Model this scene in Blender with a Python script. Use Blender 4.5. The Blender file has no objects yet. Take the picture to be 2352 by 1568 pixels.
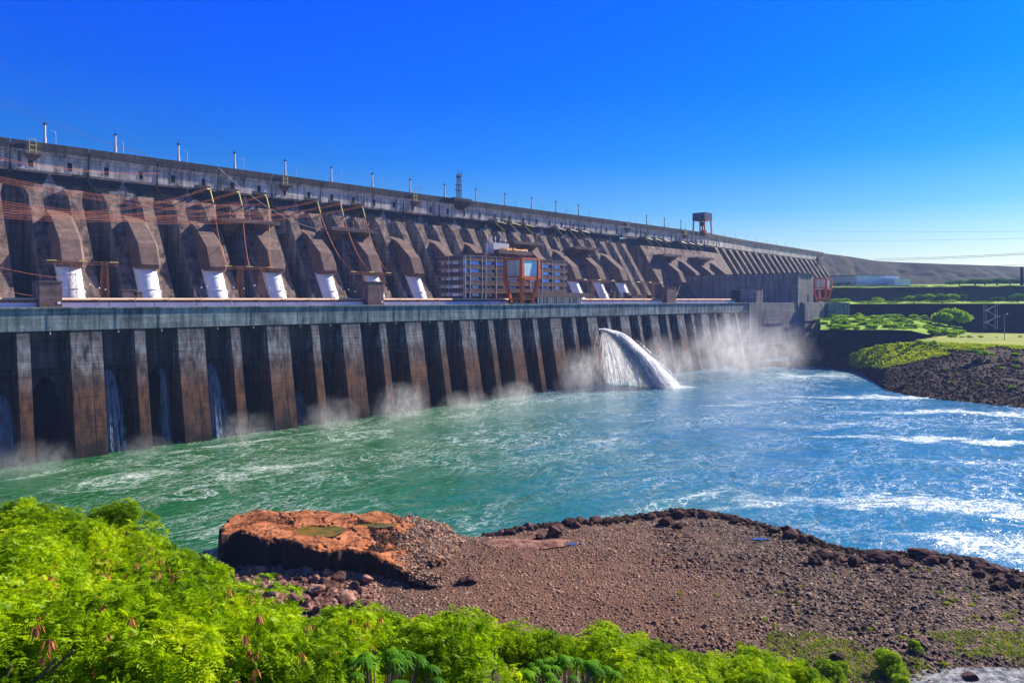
import bpy, math, random
import numpy as np
from mathutils import Vector, Matrix, noise as mnoise

random.seed(7)
RNG = np.random.default_rng(11)
SC = bpy.context.scene
COL = SC.collection
R = math.radians

# ------------------------------------------------------------------ camera geometry
CA, SA = 0.7133, 0.7009      # heading of the optical axis against the dam line (X runs along the dam)
FPX, CX, HZ = 1608.0, 1176.0, 688.0
CAMH = 51.0

def ray(x, y=HZ):
    r = (x - CX) / FPX
    return (CA + SA * r, SA - CA * r, (HZ - y) / FPX)
def atY(x, Y, y=HZ):
    d = ray(x, y); k = Y / d[1]
    return (d[0] * k, Y, CAMH + d[2] * k)
def atX(x, X, y=HZ):
    d = ray(x, y); k = X / d[0]
    return (X, d[1] * k, CAMH + d[2] * k)
def atZ(x, y, z=0.0):
    d = ray(x, y); k = (z - CAMH) / d[2]
    return (d[0] * k, d[1] * k, z)
def atD(x, y, dep):
    d = ray(x, y)
    return (d[0] * dep, d[1] * dep, CAMH + d[2] * dep)

# ------------------------------------------------------------------ object helpers
def tag(o, label=None, cat=None, group=None, kind=None):
    if label: o["label"] = label
    if cat: o["category"] = cat
    if group: o["group"] = group
    if kind: o["kind"] = kind
    return o

def thing(name, label, cat, loc=(0, 0, 0), group=None, rz=0.0):
    o = bpy.data.objects.new(name, None)
    COL.objects.link(o)
    o.location = loc
    o.rotation_euler = (0, 0, rz)
    o.empty_display_size = 1
    return tag(o, label, cat, group)

def link(name, me, parent=None):
    o = bpy.data.objects.new(name, me)
    COL.objects.link(o)
    if parent is not None:
        o.parent = parent
    return o

def copy_tree(o, parent=None):
    c = o.copy()
    COL.objects.link(c)
    c.parent = parent
    for ch in list(o.children):
        copy_tree(ch, c)
    return c

class MB:
    def __init__(self, origin=(0, 0, 0)):
        self.v = []; self.f = []; self.m = []; self.o = origin
    def add(self, vs, fs, mi=0):
        b = len(self.v)
        self.v.extend([tuple(p) for p in vs])
        self.f.extend([tuple(i + b for i in f) for f in fs])
        self.m.extend([mi] * len(fs))
        return self
    def box(self, x0, x1, y0, y1, z0, z1, mi=0):
        v = [(x0, y0, z0), (x1, y0, z0), (x1, y1, z0), (x0, y1, z0), (x0, y0, z1), (x1, y0, z1), (x1, y1, z1), (x0, y1, z1)]
        f = [(0, 3, 2, 1), (4, 5, 6, 7), (0, 1, 5, 4), (1, 2, 6, 5), (2, 3, 7, 6), (3, 0, 4, 7)]
        return self.add(v, f, mi)
    def frustum(self, a, b, mi=0):
        """a, b: four corner points each (bottom ring, top ring), counter-clockwise seen from above"""
        f = [(3, 2, 1, 0), (4, 5, 6, 7), (0, 1, 5, 4), (1, 2, 6, 5), (2, 3, 7, 6), (3, 0, 4, 7)]
        return self.add(list(a) + list(b), f, mi)
    def stack(self, rings, mi=0, caps=True):
        n = len(rings[0]); vs = [p for r in rings for p in r]; fs = []
        for k in range(len(rings) - 1):
            for i in range(n):
                j = (i + 1) % n
                fs.append((k * n + i, k * n + j, (k + 1) * n + j, (k + 1) * n + i))
        if caps:
            fs.append(tuple(reversed(range(n))))
            fs.append(tuple((len(rings) - 1) * n + i for i in range(n)))
        return self.add(vs, fs, mi)
    def beam(self, p, q, w, h=None, mi=0):
        h = h or w
        p = Vector(p); q = Vector(q); d = (q - p)
        if d.length < 1e-6: return self
        d.normalize()
        up = Vector((0, 0, 1)) if abs(d.z) < 0.95 else Vector((0, 1, 0))
        s = d.cross(up).normalized(); u = s.cross(d).normalized()
        ring = lambda c: [c + s * w / 2 + u * h / 2, c - s * w / 2 + u * h / 2, c - s * w / 2 - u * h / 2, c + s * w / 2 - u * h / 2]
        return self.stack([ring(p), ring(q)], mi)
    def tube(self, pts, r, n=6, mi=0, caps=True):
        pts = [Vector(p) for p in pts]; rings = []
        prev = None
        for i, p in enumerate(pts):
            d = (pts[min(i + 1, len(pts) - 1)] - pts[max(i - 1, 0)]).normalized()
            if prev is None:
                up = Vector((0, 0, 1)) if abs(d.z) < 0.9 else Vector((1, 0, 0))
                s = d.cross(up).normalized()
            else:
                s = (prev - d * prev.dot(d)).normalized()
            prev = s
            u = s.cross(d)
            rr = r[i] if isinstance(r, (list, tuple)) else r
            rings.append([p + (s * math.cos(a) + u * math.sin(a)) * rr for a in [2 * math.pi * k / n for k in range(n)]])
        return self.stack(rings, mi, caps)
    def build(self, name, mats, parent=None, smooth=False, loc=None):
        me = bpy.data.meshes.new(name)
        ox, oy, oz = self.o
        me.from_pydata([(a - ox, b - oy, c - oz) for a, b, c in self.v], [], self.f)
        if not isinstance(mats, (list, tuple)): mats = [mats]
        for m in mats: me.materials.append(m)
        if len(mats) > 1: me.polygons.foreach_set("material_index", self.m)
        if smooth: me.polygons.foreach_set("use_smooth", [True] * len(me.polygons))
        me.update()
        o = link(name, me, parent)
        if loc is not None: o.location = loc
        return o

def np_mesh(name, V, F, mats, smooth=False, mi=None):
    """V (n,3), F (m,4) or (m,3) numpy"""
    me = bpy.data.meshes.new(name)
    V = np.asarray(V, dtype=np.float32); F = np.asarray(F, dtype=np.int32)
    me.vertices.add(len(V)); me.vertices.foreach_set("co", V.ravel())
    k = F.shape[1]
    me.loops.add(F.size); me.loops.foreach_set("vertex_index", F.ravel())
    me.polygons.add(len(F)); me.polygons.foreach_set("loop_start", np.arange(0, F.size, k, dtype=np.int32))
    me.polygons.foreach_set("loop_total", np.full(len(F), k, dtype=np.int32))
    for m in (mats if isinstance(mats, (list, tuple)) else [mats]): me.materials.append(m)
    if mi is not None: me.polygons.foreach_set("material_index", np.asarray(mi, dtype=np.int32))
    if smooth: me.polygons.foreach_set("use_smooth", np.ones(len(F), dtype=bool))
    me.update(); me.validate()
    return me

# ---- vectorised value noise
_P = RNG.random((64, 64, 64)).astype(np.float32)
def vnoise(x, y, z=0.0):
    x = np.asarray(x, dtype=np.float64); y = np.asarray(y, dtype=np.float64); z = np.broadcast_to(np.asarray(z, dtype=np.float64), x.shape)
    xi = np.floor(x).astype(int); yi = np.floor(y).astype(int); zi = np.floor(z).astype(int)
    fx = x - xi; fy = y - yi; fz = z - zi
    fx = fx * fx * (3 - 2 * fx); fy = fy * fy * (3 - 2 * fy); fz = fz * fz * (3 - 2 * fz)
    g = lambda a, b, c: _P[(xi + a) & 63, (yi + b) & 63, (zi + c) & 63]
    l = lambda a, b, t: a + (b - a) * t
    return l(l(l(g(0,0,0), g(1,0,0), fx), l(g(0,1,0), g(1,1,0), fx), fy), l(l(g(0,0,1), g(1,0,1), fx), l(g(0,1,1), g(1,1,1), fx), fy), fz) * 2 - 1
def fbm(x, y, z=0.0, oct=4):
    s = 0; a = 1.0; t = 0
    for k in range(oct):
        s = s + a * vnoise(x * 2 ** k + 13.1 * k, y * 2 ** k + 7.7 * k, np.asarray(z) * 2 ** k); t += a; a *= 0.5
    return s / t

# ------------------------------------------------------------------ materials
class NT:
    def __init__(self, name):
        self.mat = bpy.data.materials.new(name); self.mat.use_nodes = True
        self.t = self.mat.node_tree; self.t.nodes.clear()
        self.out = self.n("ShaderNodeOutputMaterial")
    def n(self, typ, **kw):
        nd = self.t.nodes.new(typ)
        for k, v in kw.items():
            setattr(nd, k, v)
        return nd
    def l(self, a, b):
        self.t.links.new(a, b)
    def pos(self, scale=(1, 1, 1), obj=False, rot=(0, 0, 0)):
        if obj:
            g = self.n("ShaderNodeTexCoord").outputs["Object"]
        else:
            g = self.n("ShaderNodeNewGeometry").outputs["Position"]
        if any(rot):      # turn first, stretch afterwards
            m0 = self.n("ShaderNodeMapping"); m0.inputs["Rotation"].default_value = rot
            self.l(g, m0.inputs["Vector"]); g = m0.outputs[0]
        m = self.n("ShaderNodeMapping"); m.inputs["Scale"].default_value = scale
        self.l(g, m.inputs["Vector"])
        return m.outputs[0]
    def noise(self, vec, scale, detail=4, rough=0.55, dist=0.0):
        k = self.n("ShaderNodeTexNoise"); k.inputs["Scale"].default_value = scale
        k.inputs["Detail"].default_value = detail; k.inputs["Roughness"].default_value = rough
        k.inputs["Distortion"].default_value = dist
        if vec is not None: self.l(vec, k.inputs["Vector"])
        return k.outputs["Fac"]
    def ramp(self, fac, stops):
        r = self.n("ShaderNodeValToRGB"); e = r.color_ramp.elements
        while len(e) > 1: e.remove(e[-1])
        e[0].position = stops[0][0]; e[0].color = (*stops[0][1], 1) if not isinstance(stops[0][1], float) else (stops[0][1],) * 3 + (1,)
        for p, c in stops[1:]:
            k = e.new(p); k.color = (*c, 1) if not isinstance(c, float) else (c, c, c, 1)
        self.l(fac, r.inputs[0])
        return r.outputs[0]
    def mix(self, fac, a, b, mode="MIX"):
        m = self.n("ShaderNodeMix", data_type="RGBA", blend_type=mode)
        for s, v in ((m.inputs[0], fac), (m.inputs[6], a), (m.inputs[7], b)):
            if hasattr(v, "is_linked") or hasattr(v, "links"): self.l(v, s)
            elif isinstance(v, (int, float)): s.default_value = v
            else: s.default_value = (*v, 1)
        return m.outputs[2]
    def math(self, op, a, b=0.0, c=0.0, clamp=False):
        m = self.n("ShaderNodeMath", operation=op, use_clamp=clamp)
        for s, v in zip(m.inputs, (a, b, c)):
            if isinstance(v, (int, float)): s.default_value = v
            else: self.l(v, s)
        return m.outputs[0]
    def bump(self, h, strength=0.5, dist=0.1):
        b = self.n("ShaderNodeBump"); b.inputs["Strength"].default_value = strength; b.inputs["Distance"].default_value = dist
        self.l(h, b.inputs["Height"])
        return b.outputs[0]
    def principled(self, col, rough=0.85, normal=None, metal=0.0, spec=0.3):
        p = self.n("ShaderNodeBsdfPrincipled")
        if isinstance(col, (tuple, list)): p.inputs["Base Color"].default_value = (*col, 1)
        else: self.l(col, p.inputs["Base Color"])
        if isinstance(rough, (int, float)): p.inputs["Roughness"].default_value = rough
        else: self.l(rough, p.inputs["Roughness"])
        p.inputs["Metallic"].default_value = metal
        p.inputs["Specular IOR Level"].default_value = spec
        if normal is not None: self.l(normal, p.inputs["Normal"])
        return p
    def end(self, sh):
        self.l(sh.outputs[0] if hasattr(sh, "outputs") else sh, self.out.inputs[0])
        return self.mat

def M_concrete(name, light, dark, rust=None, sc=1.0, streak=0.5, lo=0.35, hi=0.68, lines=True, bump=0.4):
    t = NT(name)
    st = t.noise(t.pos((0.45 * sc, 0.45 * sc, 0.045 * sc)), 1.0, 5, 0.6)
    bl = t.noise(t.pos((0.12 * sc, 0.12 * sc, 0.12 * sc)), 1.0, 6, 0.62)
    f = t.math("ADD", t.math("MULTIPLY", st, streak), t.math("MULTIPLY", bl, 1 - streak))
    c = t.ramp(f, [(lo, dark), (hi, light)])
    if rust:
        rn = t.noise(t.pos((0.16 * sc, 0.16 * sc, 0.07 * sc)), 1.3, 5, 0.6)
        c = t.mix(t.ramp(rn, [(0.52, 0.0), (0.68, 0.75)]), c, rust)
    if lines:
        ln = t.noise(t.pos((0.02, 0.02, 0.8)), 1.0, 2, 0.7)
        c = t.mix(t.ramp(ln, [(0.35, 0.35), (0.6, 0.0)]), c, tuple(v * 0.45 for v in dark))
    fine = t.noise(t.pos((1, 1, 1)), 1.1, 5, 0.7)
    c = t.mix(0.35, c, t.ramp(fine, [(0.3, 0.25), (0.7, 0.85)]), "OVERLAY")
    p = t.principled(c, 0.9, t.bump(fine, bump, 0.25), spec=0.15)
    return t.end(p)

def M_plain(name, col, rough=0.5, var=0.25, metal=0.0, spec=0.4, scale=1.2):
    t = NT(name)
    n = t.noise(t.pos((scale, scale, scale * 0.4), obj=True), 1.0, 4, 0.6)
    c = t.mix(t.ramp(n, [(0.35, var), (0.62, 0.0)]), col, tuple(v * 0.4 for v in col))
    return t.end(t.principled(c, rough, metal=metal, spec=spec))

m_edge = M_plain("sunlit roof edge", (0.85, 0.52, 0.34), 0.8, 0.2, scale=0.1)  # warm bright colour paints sunlight along the deck's roof edge
m_band = M_concrete("crest concrete", (0.74, 0.65, 0.58), (0.10, 0.09, 0.085), sc=0.9, streak=0.65, lo=0.36, hi=0.56)
m_cap = M_concrete("stained parapet concrete", (0.13, 0.12, 0.125), (0.035, 0.033, 0.035), sc=0.9, streak=0.6)
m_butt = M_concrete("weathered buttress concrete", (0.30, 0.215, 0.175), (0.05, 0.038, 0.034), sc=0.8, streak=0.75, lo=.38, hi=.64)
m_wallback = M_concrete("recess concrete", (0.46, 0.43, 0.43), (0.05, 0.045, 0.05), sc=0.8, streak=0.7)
m_teal = M_concrete("shaded stained concrete", (0.05, 0.06, 0.07), (0.012, 0.016, 0.02), sc=0.8)  # dark tone paints shade under the crest overhang, besides real staining
m_hous = M_concrete("brown housing concrete", (0.23, 0.155, 0.125), (0.12, 0.082, 0.068), sc=0.8, streak=0.75, lo=.36, hi=.64, bump=.1)
m_fascia = M_concrete("fascia concrete", (0.40, 0.46, 0.44), (0.06, 0.08, 0.085), sc=1.3, streak=0.6, lo=0.38, hi=0.66)
m_brownslab = M_concrete("brown precast concrete", (0.27, 0.19, 0.17), (0.10, 0.07, 0.062), sc=2.0)
m_hall = M_concrete("hall concrete", (0.40, 0.36, 0.35), (0.12, 0.11, 0.115), sc=0.9, streak=0.85)
m_deck = M_concrete("deck concrete", (0.42, 0.30, 0.22), (0.22, 0.15, 0.11), sc=1.0, lines=False)
m_white = M_plain("white steel paint", (0.86, 0.86, 0.86), 0.35, 0.04, spec=0.5, scale=0.25)
m_whiterib = M_plain("pale ribs", (0.62, 0.60, 0.62), 0.7, 0.15)
m_black = M_plain("dark opening", (0.008, 0.008, 0.010), 0.8, 0.0)  # near-black paints the darkness inside openings
m_palestrip = M_plain("pale blue cladding", (0.78, 0.80, 0.96), 0.5, 0.18, scale=0.12)
m_orange = M_plain("orange crane paint", (0.66, 0.12, 0.015), 0.5, 0.3, scale=0.5)
m_red = M_plain("red crane paint", (0.62, 0.07, 0.03), 0.5, 0.25, scale=0.5)
m_steel = M_plain("galvanised steel", (0.40, 0.30, 0.26), 0.55, 0.3)
m_rustlat = M_plain("rusty lattice steel", (0.34, 0.14, 0.06), 0.7, 0.3)
m_greysteel = M_plain("grey blue steel", (0.30, 0.34, 0.42), 0.5, 0.2)
m_yellow = M_plain("yellow insulator", (0.65, 0.55, 0.12), 0.5, 0.2)
m_cable = M_plain("orange lit conductor", (0.75, 0.24, 0.10), 0.5, 0.0)
m_wire = M_plain("thin grey wire", (0.10, 0.13, 0.2), 0.6, 0.0)
m_porcelain = M_plain("brown porcelain", (0.30, 0.10, 0.06), 0.3, 0.1)
m_pole = M_plain("pale pole paint", (0.62, 0.56, 0.52), 0.5, 0.25)
m_dark = M_plain("dark metal", (0.03, 0.03, 0.035), 0.5, 0.1)
m_glass = M_plain("sky tinted glass", (0.62, 0.80, 0.86), 0.2, 0.25, metal=0.25, spec=0.9, scale=0.9)  # pale blue base colour paints the sky's reflection in the panes
m_tarp = M_plain("orange tarpaulin", (0.75, 0.34, 0.08), 0.7, 0.3, scale=2.0)
m_shed = M_plain("white shed cladding", (0.66, 0.70, 0.80), 0.5, 0.1, scale=0.1)
m_bark = M_plain("bark", (0.13, 0.09, 0.06), 0.9, 0.4)

def M_corrugated(name, a, b, freq):
    t = NT(name)
    g = t.n("ShaderNodeTexCoord").outputs["Object"]
    s = t.n("ShaderNodeSeparateXYZ"); t.l(g, s.inputs[0])
    u = t.math("ADD", s.outputs[0], s.outputs[1])
    w = t.math("SINE", t.math("MULTIPLY", u, freq))
    n = t.noise(t.pos((0.9, 0.9, 0.04), obj=True), 1.0, 3)
    c = t.mix(t.ramp(n, [(0.4, 0.0), (0.6, 1.0)]), a, b)
    return t.end(t.principled(c, 0.5, t.bump(w, 0.8, 0.12), spec=0.4))
m_corr = M_corrugated("corrugated cladding", (0.78, 0.68, 0.60), (0.50, 0.42, 0.38), 7.0)
m_corr_b = M_corrugated("sky tinted corrugated cladding", (0.62, 0.88, 0.92), (0.45, 0.70, 0.78), 9.0)  # pale cyan puts the sky's reflection on the river face into the colour

def M_winstrip():
    t = NT("window strip glass")
    g = t.n("ShaderNodeNewGeometry").outputs["Position"]
    s = t.n("ShaderNodeSeparateXYZ"); t.l(g, s.inputs[0])
    u = t.math("FRACT", t.math("MULTIPLY", t.math("ADD", s.outputs[0], s.outputs[1]), 0.62))
    fr = t.math("GREATER_THAN", t.math("ABSOLUTE", t.math("SUBTRACT", u, 0.5)), 0.36)
    vor = t.n("ShaderNodeTexWhiteNoise", noise_dimensions="1D")
    t.l(t.math("FLOOR", t.math("MULTIPLY", t.math("ADD", s.outputs[0], s.outputs[1]), 0.62)), vor.inputs["W"])
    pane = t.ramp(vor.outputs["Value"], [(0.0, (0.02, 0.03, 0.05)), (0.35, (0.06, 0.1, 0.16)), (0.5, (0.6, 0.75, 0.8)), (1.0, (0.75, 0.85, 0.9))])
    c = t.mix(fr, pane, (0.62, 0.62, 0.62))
    return t.end(t.principled(c, 0.2, spec=0.8))
m_strip = M_winstrip()

def M_pier():
    t = NT("tide stained pier concrete")
    st = t.noise(t.pos((0.7, 0.7, 0.06)), 1.0, 6, 0.65)
    bl = t.noise(t.pos((0.2, 0.2, 0.1)), 1.2, 6, 0.65)
    f = t.math("ADD", t.math("MULTIPLY", st, 0.6), t.math("MULTIPLY", bl, 0.4))
    g = t.n("ShaderNodeNewGeometry").outputs["Position"]
    s = t.n("ShaderNodeSeparateXYZ"); t.l(g, s.inputs[0])
    z = t.math("ADD", s.outputs[2], t.math("MULTIPLY", t.math("SUBTRACT", bl, 0.5), 16.0))
    zz = t.math("DIVIDE", z, 42.0)
    light = t.ramp(zz, [(0.03, (0.02, 0.015, 0.012)), (0.10, (0.12, 0.065, 0.038)), (0.45, (0.23, 0.095, 0.045)), (0.60, (0.22, 0.15, 0.125)), (0.8, (0.34, 0.36, 0.38)), (1.0, (0.14, 0.12, 0.12))])
    dark = t.ramp(zz, [(0.03, (0.015, 0.011, 0.008)), (0.3, (0.035, 0.02, 0.013)), (0.7, (0.03, 0.027, 0.03)), (1.0, (0.025, 0.024, 0.027))])
    c = t.mix(t.ramp(f, [(0.40, 0.0), (0.62, 1.0)]), dark, light)
    ln = t.noise(t.pos((0.05, 0.05, 1.4)), 1.0, 3, 0.7)
    c = t.mix(t.ramp(ln, [(0.36, 0.55), (0.55, 0.0)]), c, (0.03, 0.02, 0.017))
    return t.end(t.principled(c, 0.85, t.bump(t.noise(t.pos(), 1.3, 5, 0.7), 0.5, 0.2), spec=0.2))
m_pier = M_pier()
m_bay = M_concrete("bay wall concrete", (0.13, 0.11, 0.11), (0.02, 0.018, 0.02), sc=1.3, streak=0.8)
m_baydeep = M_concrete("shaded wet black wall", (0.02, 0.02, 0.024), (0.004, 0.004, 0.006), sc=1.0, streak=0.7)  # near-black paints the shade deep in the bays; wet on the plinths

# ------------------------------------------------------------------ camera, sun, world
cam_d = bpy.data.cameras.new("camera"); cam = bpy.data.objects.new("camera", cam_d); COL.objects.link(cam)
cam.location = (0, 0, CAMH)
cam.rotation_euler = (R(90), 0, math.atan2(SA, CA) - R(90))
cam_d.sensor_width = 36; cam_d.lens = FPX / 2352 * 36; cam_d.shift_y = -(784 - HZ) / 2352
cam_d.clip_start = 0.3; cam_d.clip_end = 9000
SC.camera = cam

SUN_AZ, SUN_EL = R(-8.0), R(31.5)
sd = bpy.data.lights.new("sun", "SUN"); sd.energy = 5.0; sd.angle = R(0.5); sd.color = (1.0, 0.90, 0.76)
sun = bpy.data.objects.new("sun", sd); COL.objects.link(sun)
sdir = Vector((math.cos(SUN_AZ) * math.cos(SUN_EL), math.sin(SUN_AZ) * math.cos(SUN_EL), math.sin(SUN_EL)))
sun.rotation_euler = (-sdir).to_track_quat("-Z", "Y").to_euler()
sun.location = (0, 0, 400)

W = bpy.data.worlds.new("World"); SC.world = W; W.use_nodes = True
wt = W.node_tree; wt.nodes.clear()
wo = wt.nodes.new("ShaderNodeOutputWorld"); bg = wt.nodes.new("ShaderNodeBackground"); bg.inputs["Strength"].default_value = 0.061
sky = wt.nodes.new("ShaderNodeTexSky"); sky.sky_type = "NISHITA"; sky.sun_disc = False
sky.sun_elevation = SUN_EL; sky.sun_rotation = R(90) - SUN_AZ; sky.air_density = 1.0; sky.dust_density = 0.4; sky.ozone_density = 3.0
tc = wt.nodes.new("ShaderNodeTexCoord"); sx = wt.nodes.new("ShaderNodeSeparateXYZ")
wt.links.new(tc.outputs["Generated"], sx.inputs[0])
rp = wt.nodes.new("ShaderNodeValToRGB"); wt.links.new(sx.outputs[2], rp.inputs[0])
SKY_STOPS = [(0.0, (1.0, 0.92, 0.80)), (0.055, (0.72, 0.83, 0.88)), (0.12, (0.26, 0.62, 0.98)), (0.19, (0.05, 0.48, 1.25)), (0.28, (0.0, 0.40, 1.7)), (0.38, (0.0, 0.38, 2.1)), (0.47, (0.02, 0.40, 1.8)), (0.62, (0.28, 0.55, 1.05)), (1.0, (0.40, 0.62, 1.0))]
el = rp.color_ramp.elements
el[0].position = SKY_STOPS[0][0]; el[0].color = (*SKY_STOPS[0][1], 1)
el[1].position = SKY_STOPS[-1][0]; el[1].color = (*SKY_STOPS[-1][1], 1)
for p_, c_ in SKY_STOPS[1:-1]:
    e_ = el.new(p_); e_.color = (*c_, 1)
mx = wt.nodes.new("ShaderNodeMix"); mx.data_type = "RGBA"; mx.blend_type = "MULTIPLY"; mx.inputs[0].default_value = 1.0
wt.links.new(sky.outputs[0], mx.inputs[6]); wt.links.new(rp.outputs[0], mx.inputs[7])
wt.links.new(mx.outputs[2], bg.inputs[0]); wt.links.new(bg.outputs[0], wo.inputs[0])
SC.view_settings.view_transform = "Standard"; SC.view_settings.look = "None"; SC.view_settings.exposure = 1.0; SC.view_settings.gamma = 1.0
SC.view_settings.use_curve_mapping = False
SC.cycles.use_denoising = True
try: SC.cycles.denoiser = "OPENIMAGEDENOISE"
except Exception: pass
SC.cycles.max_bounces = 6; SC.cycles.diffuse_bounces = 2; SC.cycles.glossy_bounces = 2; SC.cycles.transparent_max_bounces = 24
SC.cycles.transmission_bounces = 3; SC.cycles.volume_bounces = 1; SC.cycles.caustics_reflective = False; SC.cycles.caustics_refractive = False
SC.cycles.volume_step_rate = 2.0; SC.cycles.volume_max_steps = 96
SC.cycles.use_adaptive_sampling = True; SC.cycles.adaptive_threshold = 0.02

ORD = ["first", "second", "third", "fourth", "fifth", "sixth", "seventh", "eighth", "ninth", "tenth", "eleventh", "twelfth", "thirteenth",
       "fourteenth", "fifteenth", "sixteenth", "seventeenth", "eighteenth", "nineteenth", "twentieth", "twenty-first", "twenty-second",
       "twenty-third", "twenty-fourth", "twenty-fifth", "twenty-sixth", "twenty-seventh", "twenty-eighth", "twenty-ninth", "thirtieth"]

# ================================================================== THE DAM
YW = 412.0                     # plane of the crest wall
DU = 33.6                      # dam unit
XB = [71.6 + DU * k for k in range(-2, 21)]
CREST = [(-60, YW), (727, YW), (875, 427), (1000, 434.5), (1189, 446)]
def crest_pt(s):
    """point on the crest line at arc length-ish parameter s (= X), and the outward (downstream) normal"""
    for (a, ya), (b, yb) in zip(CREST, CREST[1:]):
        if s <= b or (b, yb) == CREST[-1]:
            t = (s - a) / (b - a)
            n = Vector(((yb - ya), -(b - a), 0)).normalized()
            return Vector((s, ya + (yb - ya) * t, 0)), n
dam = thing("dam", "huge grey brown concrete buttress dam with pale stained crest wall running across the photo", "dam", (500, YW, 0))
OD = tuple(dam.location)

def on(s, d, z):
    p, n = crest_pt(s)
    q = p + n * d
    return (q.x, q.y, z)
joint_x = [XB[0] + DU * k for k in range(34)]
joint_x = [x for x in joint_x if x < 1189] + [1189]
for a, b in zip(joint_x, joint_x[1:]):
    m = MB(OD)
    g = 0.22
    prof = [(-12, 115.0), (-2.5, 113.2), (0, 115.2), (0, 122.6), (1.3, 124.6), (1.3, 128.0), (0.9, 128.0), (0.9, 127.0), (-12, 127.0)]
    ra = [on(a + g, d, z) for d, z in prof]; rb = [on(b - g, d, z) for d, z in prof]
    m.stack([ra, rb], 0)
    o = m.build("crest_wall", m_band, dam)
    m = MB(OD)     # weather-stained parapet on its face
    prof = [(-0.6, 123.6), (0.62, 123.6), (1.42, 124.8), (1.42, 129.0), (1.0, 129.0), (1.0, 126.9), (-0.6, 126.9)]
    m.stack([[on(a + g, d, z) for d, z in prof], [on(b - g, d, z) for d, z in prof]], 0)
    m.build("parapet", m_cap, dam)
# crest road slab
m = MB(OD)
for a, b in zip([-20] + joint_x[2::3], joint_x[2::3] + [1189]):
    m.stack([[on(a, d, z) for d, z in [(0.9, 126.9), (0.9, 127.2), (-12, 127.2), (-12, 126.9)]], [on(b, d, z) for d, z in [(0.9, 126.9), (0.9, 127.2), (-12, 127.2), (-12, 126.9)]]])
m.build("crest_road", m_cap, dam)
# window openings in the crest wall: one every 17 m, 8.3 m to either side of a joint
k = 0
for jx in joint_x[:-1]:
    for dx in (DU * 0.25, DU * 0.75):
        s = jx + dx
        if not (60 < s < 800): continue
        m = MB(OD)
        w, h = 1.15, 2.1
        ring = lambda d, w, h: [on(s - w, d, 118.6 - h), on(s + w, d, 118.6 - h), on(s + w, d, 118.6 + h), on(s - w, d, 118.6 + h)]
        # frame standing proud and a flat black panel painting the opening's darkness inside it
        o_, i_ = ring(0.16, w + 0.25, h + 0.25), ring(0.16, w, h)
        b_ = ring(-0.0, w + 0.25, h + 0.25); n_ = ring(0.02, w, h)
        vs = o_ + i_ + b_ + n_; fs = []
        for i in range(4):
            j = (i + 1) % 4
            fs += [(i, j, 4 + j, 4 + i), (8 + i, 8 + j, j, i), (4 + i, 4 + j, 12 + j, 12 + i)]
        m.add(vs, fs, 0); m.add(n_, [(0, 1, 2, 3)], 1)
        m.build("window", [m_band, m_black], dam); k += 1

# buttresses: flared heads, sloping downstream face
def butt(s, top=6.6, neck=2.75, foot=3.1, zb=40.0):
    m = MB(OD); rings = []
    lv = [(zb, foot), (75, foot), (101, neck), (106.0, 4.3), (106.001, 4.3), (110, 6.0), (114.5, 8.2)]
    out = []
    for i, (z, b) in enumerate(lv):
        pass
        d = 412 - (404.5 - 0.62 * (106 - z)) if z <= 106.0 else -1.2
        out.append([on(s - b, d, z), on(s + b, d, z), on(s + b, -14, z), on(s - b, -14, z)])
    m.stack(out)
    # split materials: front faces brown, flanks grey
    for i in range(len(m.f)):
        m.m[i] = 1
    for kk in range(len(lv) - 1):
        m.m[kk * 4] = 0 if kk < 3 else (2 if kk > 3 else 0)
    return m.build("buttress", [m_butt, m_wallback, m_teal], dam)
for k in range(-2, 15):
    for q in (0.25, 0.75):
        s = 71.6 + DU * (k + q)
        if 40 < s < 585: butt(s)
# recess walls behind: shallow (above the penstocks), deep (at the joints)
for k in range(-2, 15):
    x0 = 71.6 + DU * k
    if not (0 < x0 < 590): continue
    m = MB(OD)
    m.frustum([(x0 + 10, 402, 40), (x0 + 23.5, 402, 40), (x0 + 23.5, 430, 40), (x0 + 10, 430, 40)],
              [(x0 + 10, 414.2, 114.6), (x0 + 23.5, 414.2, 114.6), (x0 + 23.5, 430, 114.6), (x0 + 10, 430, 114.6)])
    m.build("recess_wall", m_wallback, dam)
    m = MB(OD)
    # deep dihedral at the joint, its right flank catching the sky
    z0, z1 = 40, 113
    A = [(x0 - 8.6, 404, z0), (x0 - 1.0, 417, z0), (x0 + 2.0, 417, z0), (x0 + 8.6, 400, z0), (x0 + 8.6, 430, z0), (x0 - 8.6, 430, z0)]
    B = [(x0 - 8.6, 414, z1), (x0 - 0.5, 421, z1), (x0 + 0.5, 421, z1), (x0 + 8.6, 414, z1), (x0 + 8.6, 430, z1), (x0 - 8.6, 430, z1)]
    m.stack([A, B])
    m.build("joint_recess", m_wallback, dam)
    m = MB(OD)
    m.box(x0 - 7, x0 + 6, 405.5, 408.5, 92.0, 92.5); m.beam((x0 - 7, 405.6, 93.5), (x0 + 6, 405.6, 93.5), 0.12)
    for t in range(6): m.beam((x0 - 6.8 + t * 2.5, 405.6, 92.5), (x0 - 6.8 + t * 2.5, 405.6, 93.5), 0.1)
    m.build("catwalk", m_greysteel, dam)
# thin dark fin painting the shade in each joint groove of the crest wall
for jx in joint_x:
    if 60 < jx < 780:
        m = MB(OD); m.frustum([on(jx - .5, .5, 113.0), on(jx + .5, .5, 113.0), on(jx + .5, -1, 113.0), on(jx - .5, -1, 113.0)],
                              [on(jx - .12, .12, 124.2), on(jx + .12, .12, 124.2), on(jx + .12, -1, 124.2), on(jx - .12, -1, 124.2)])
        m.build("joint_shade", m_teal, dam)
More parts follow.
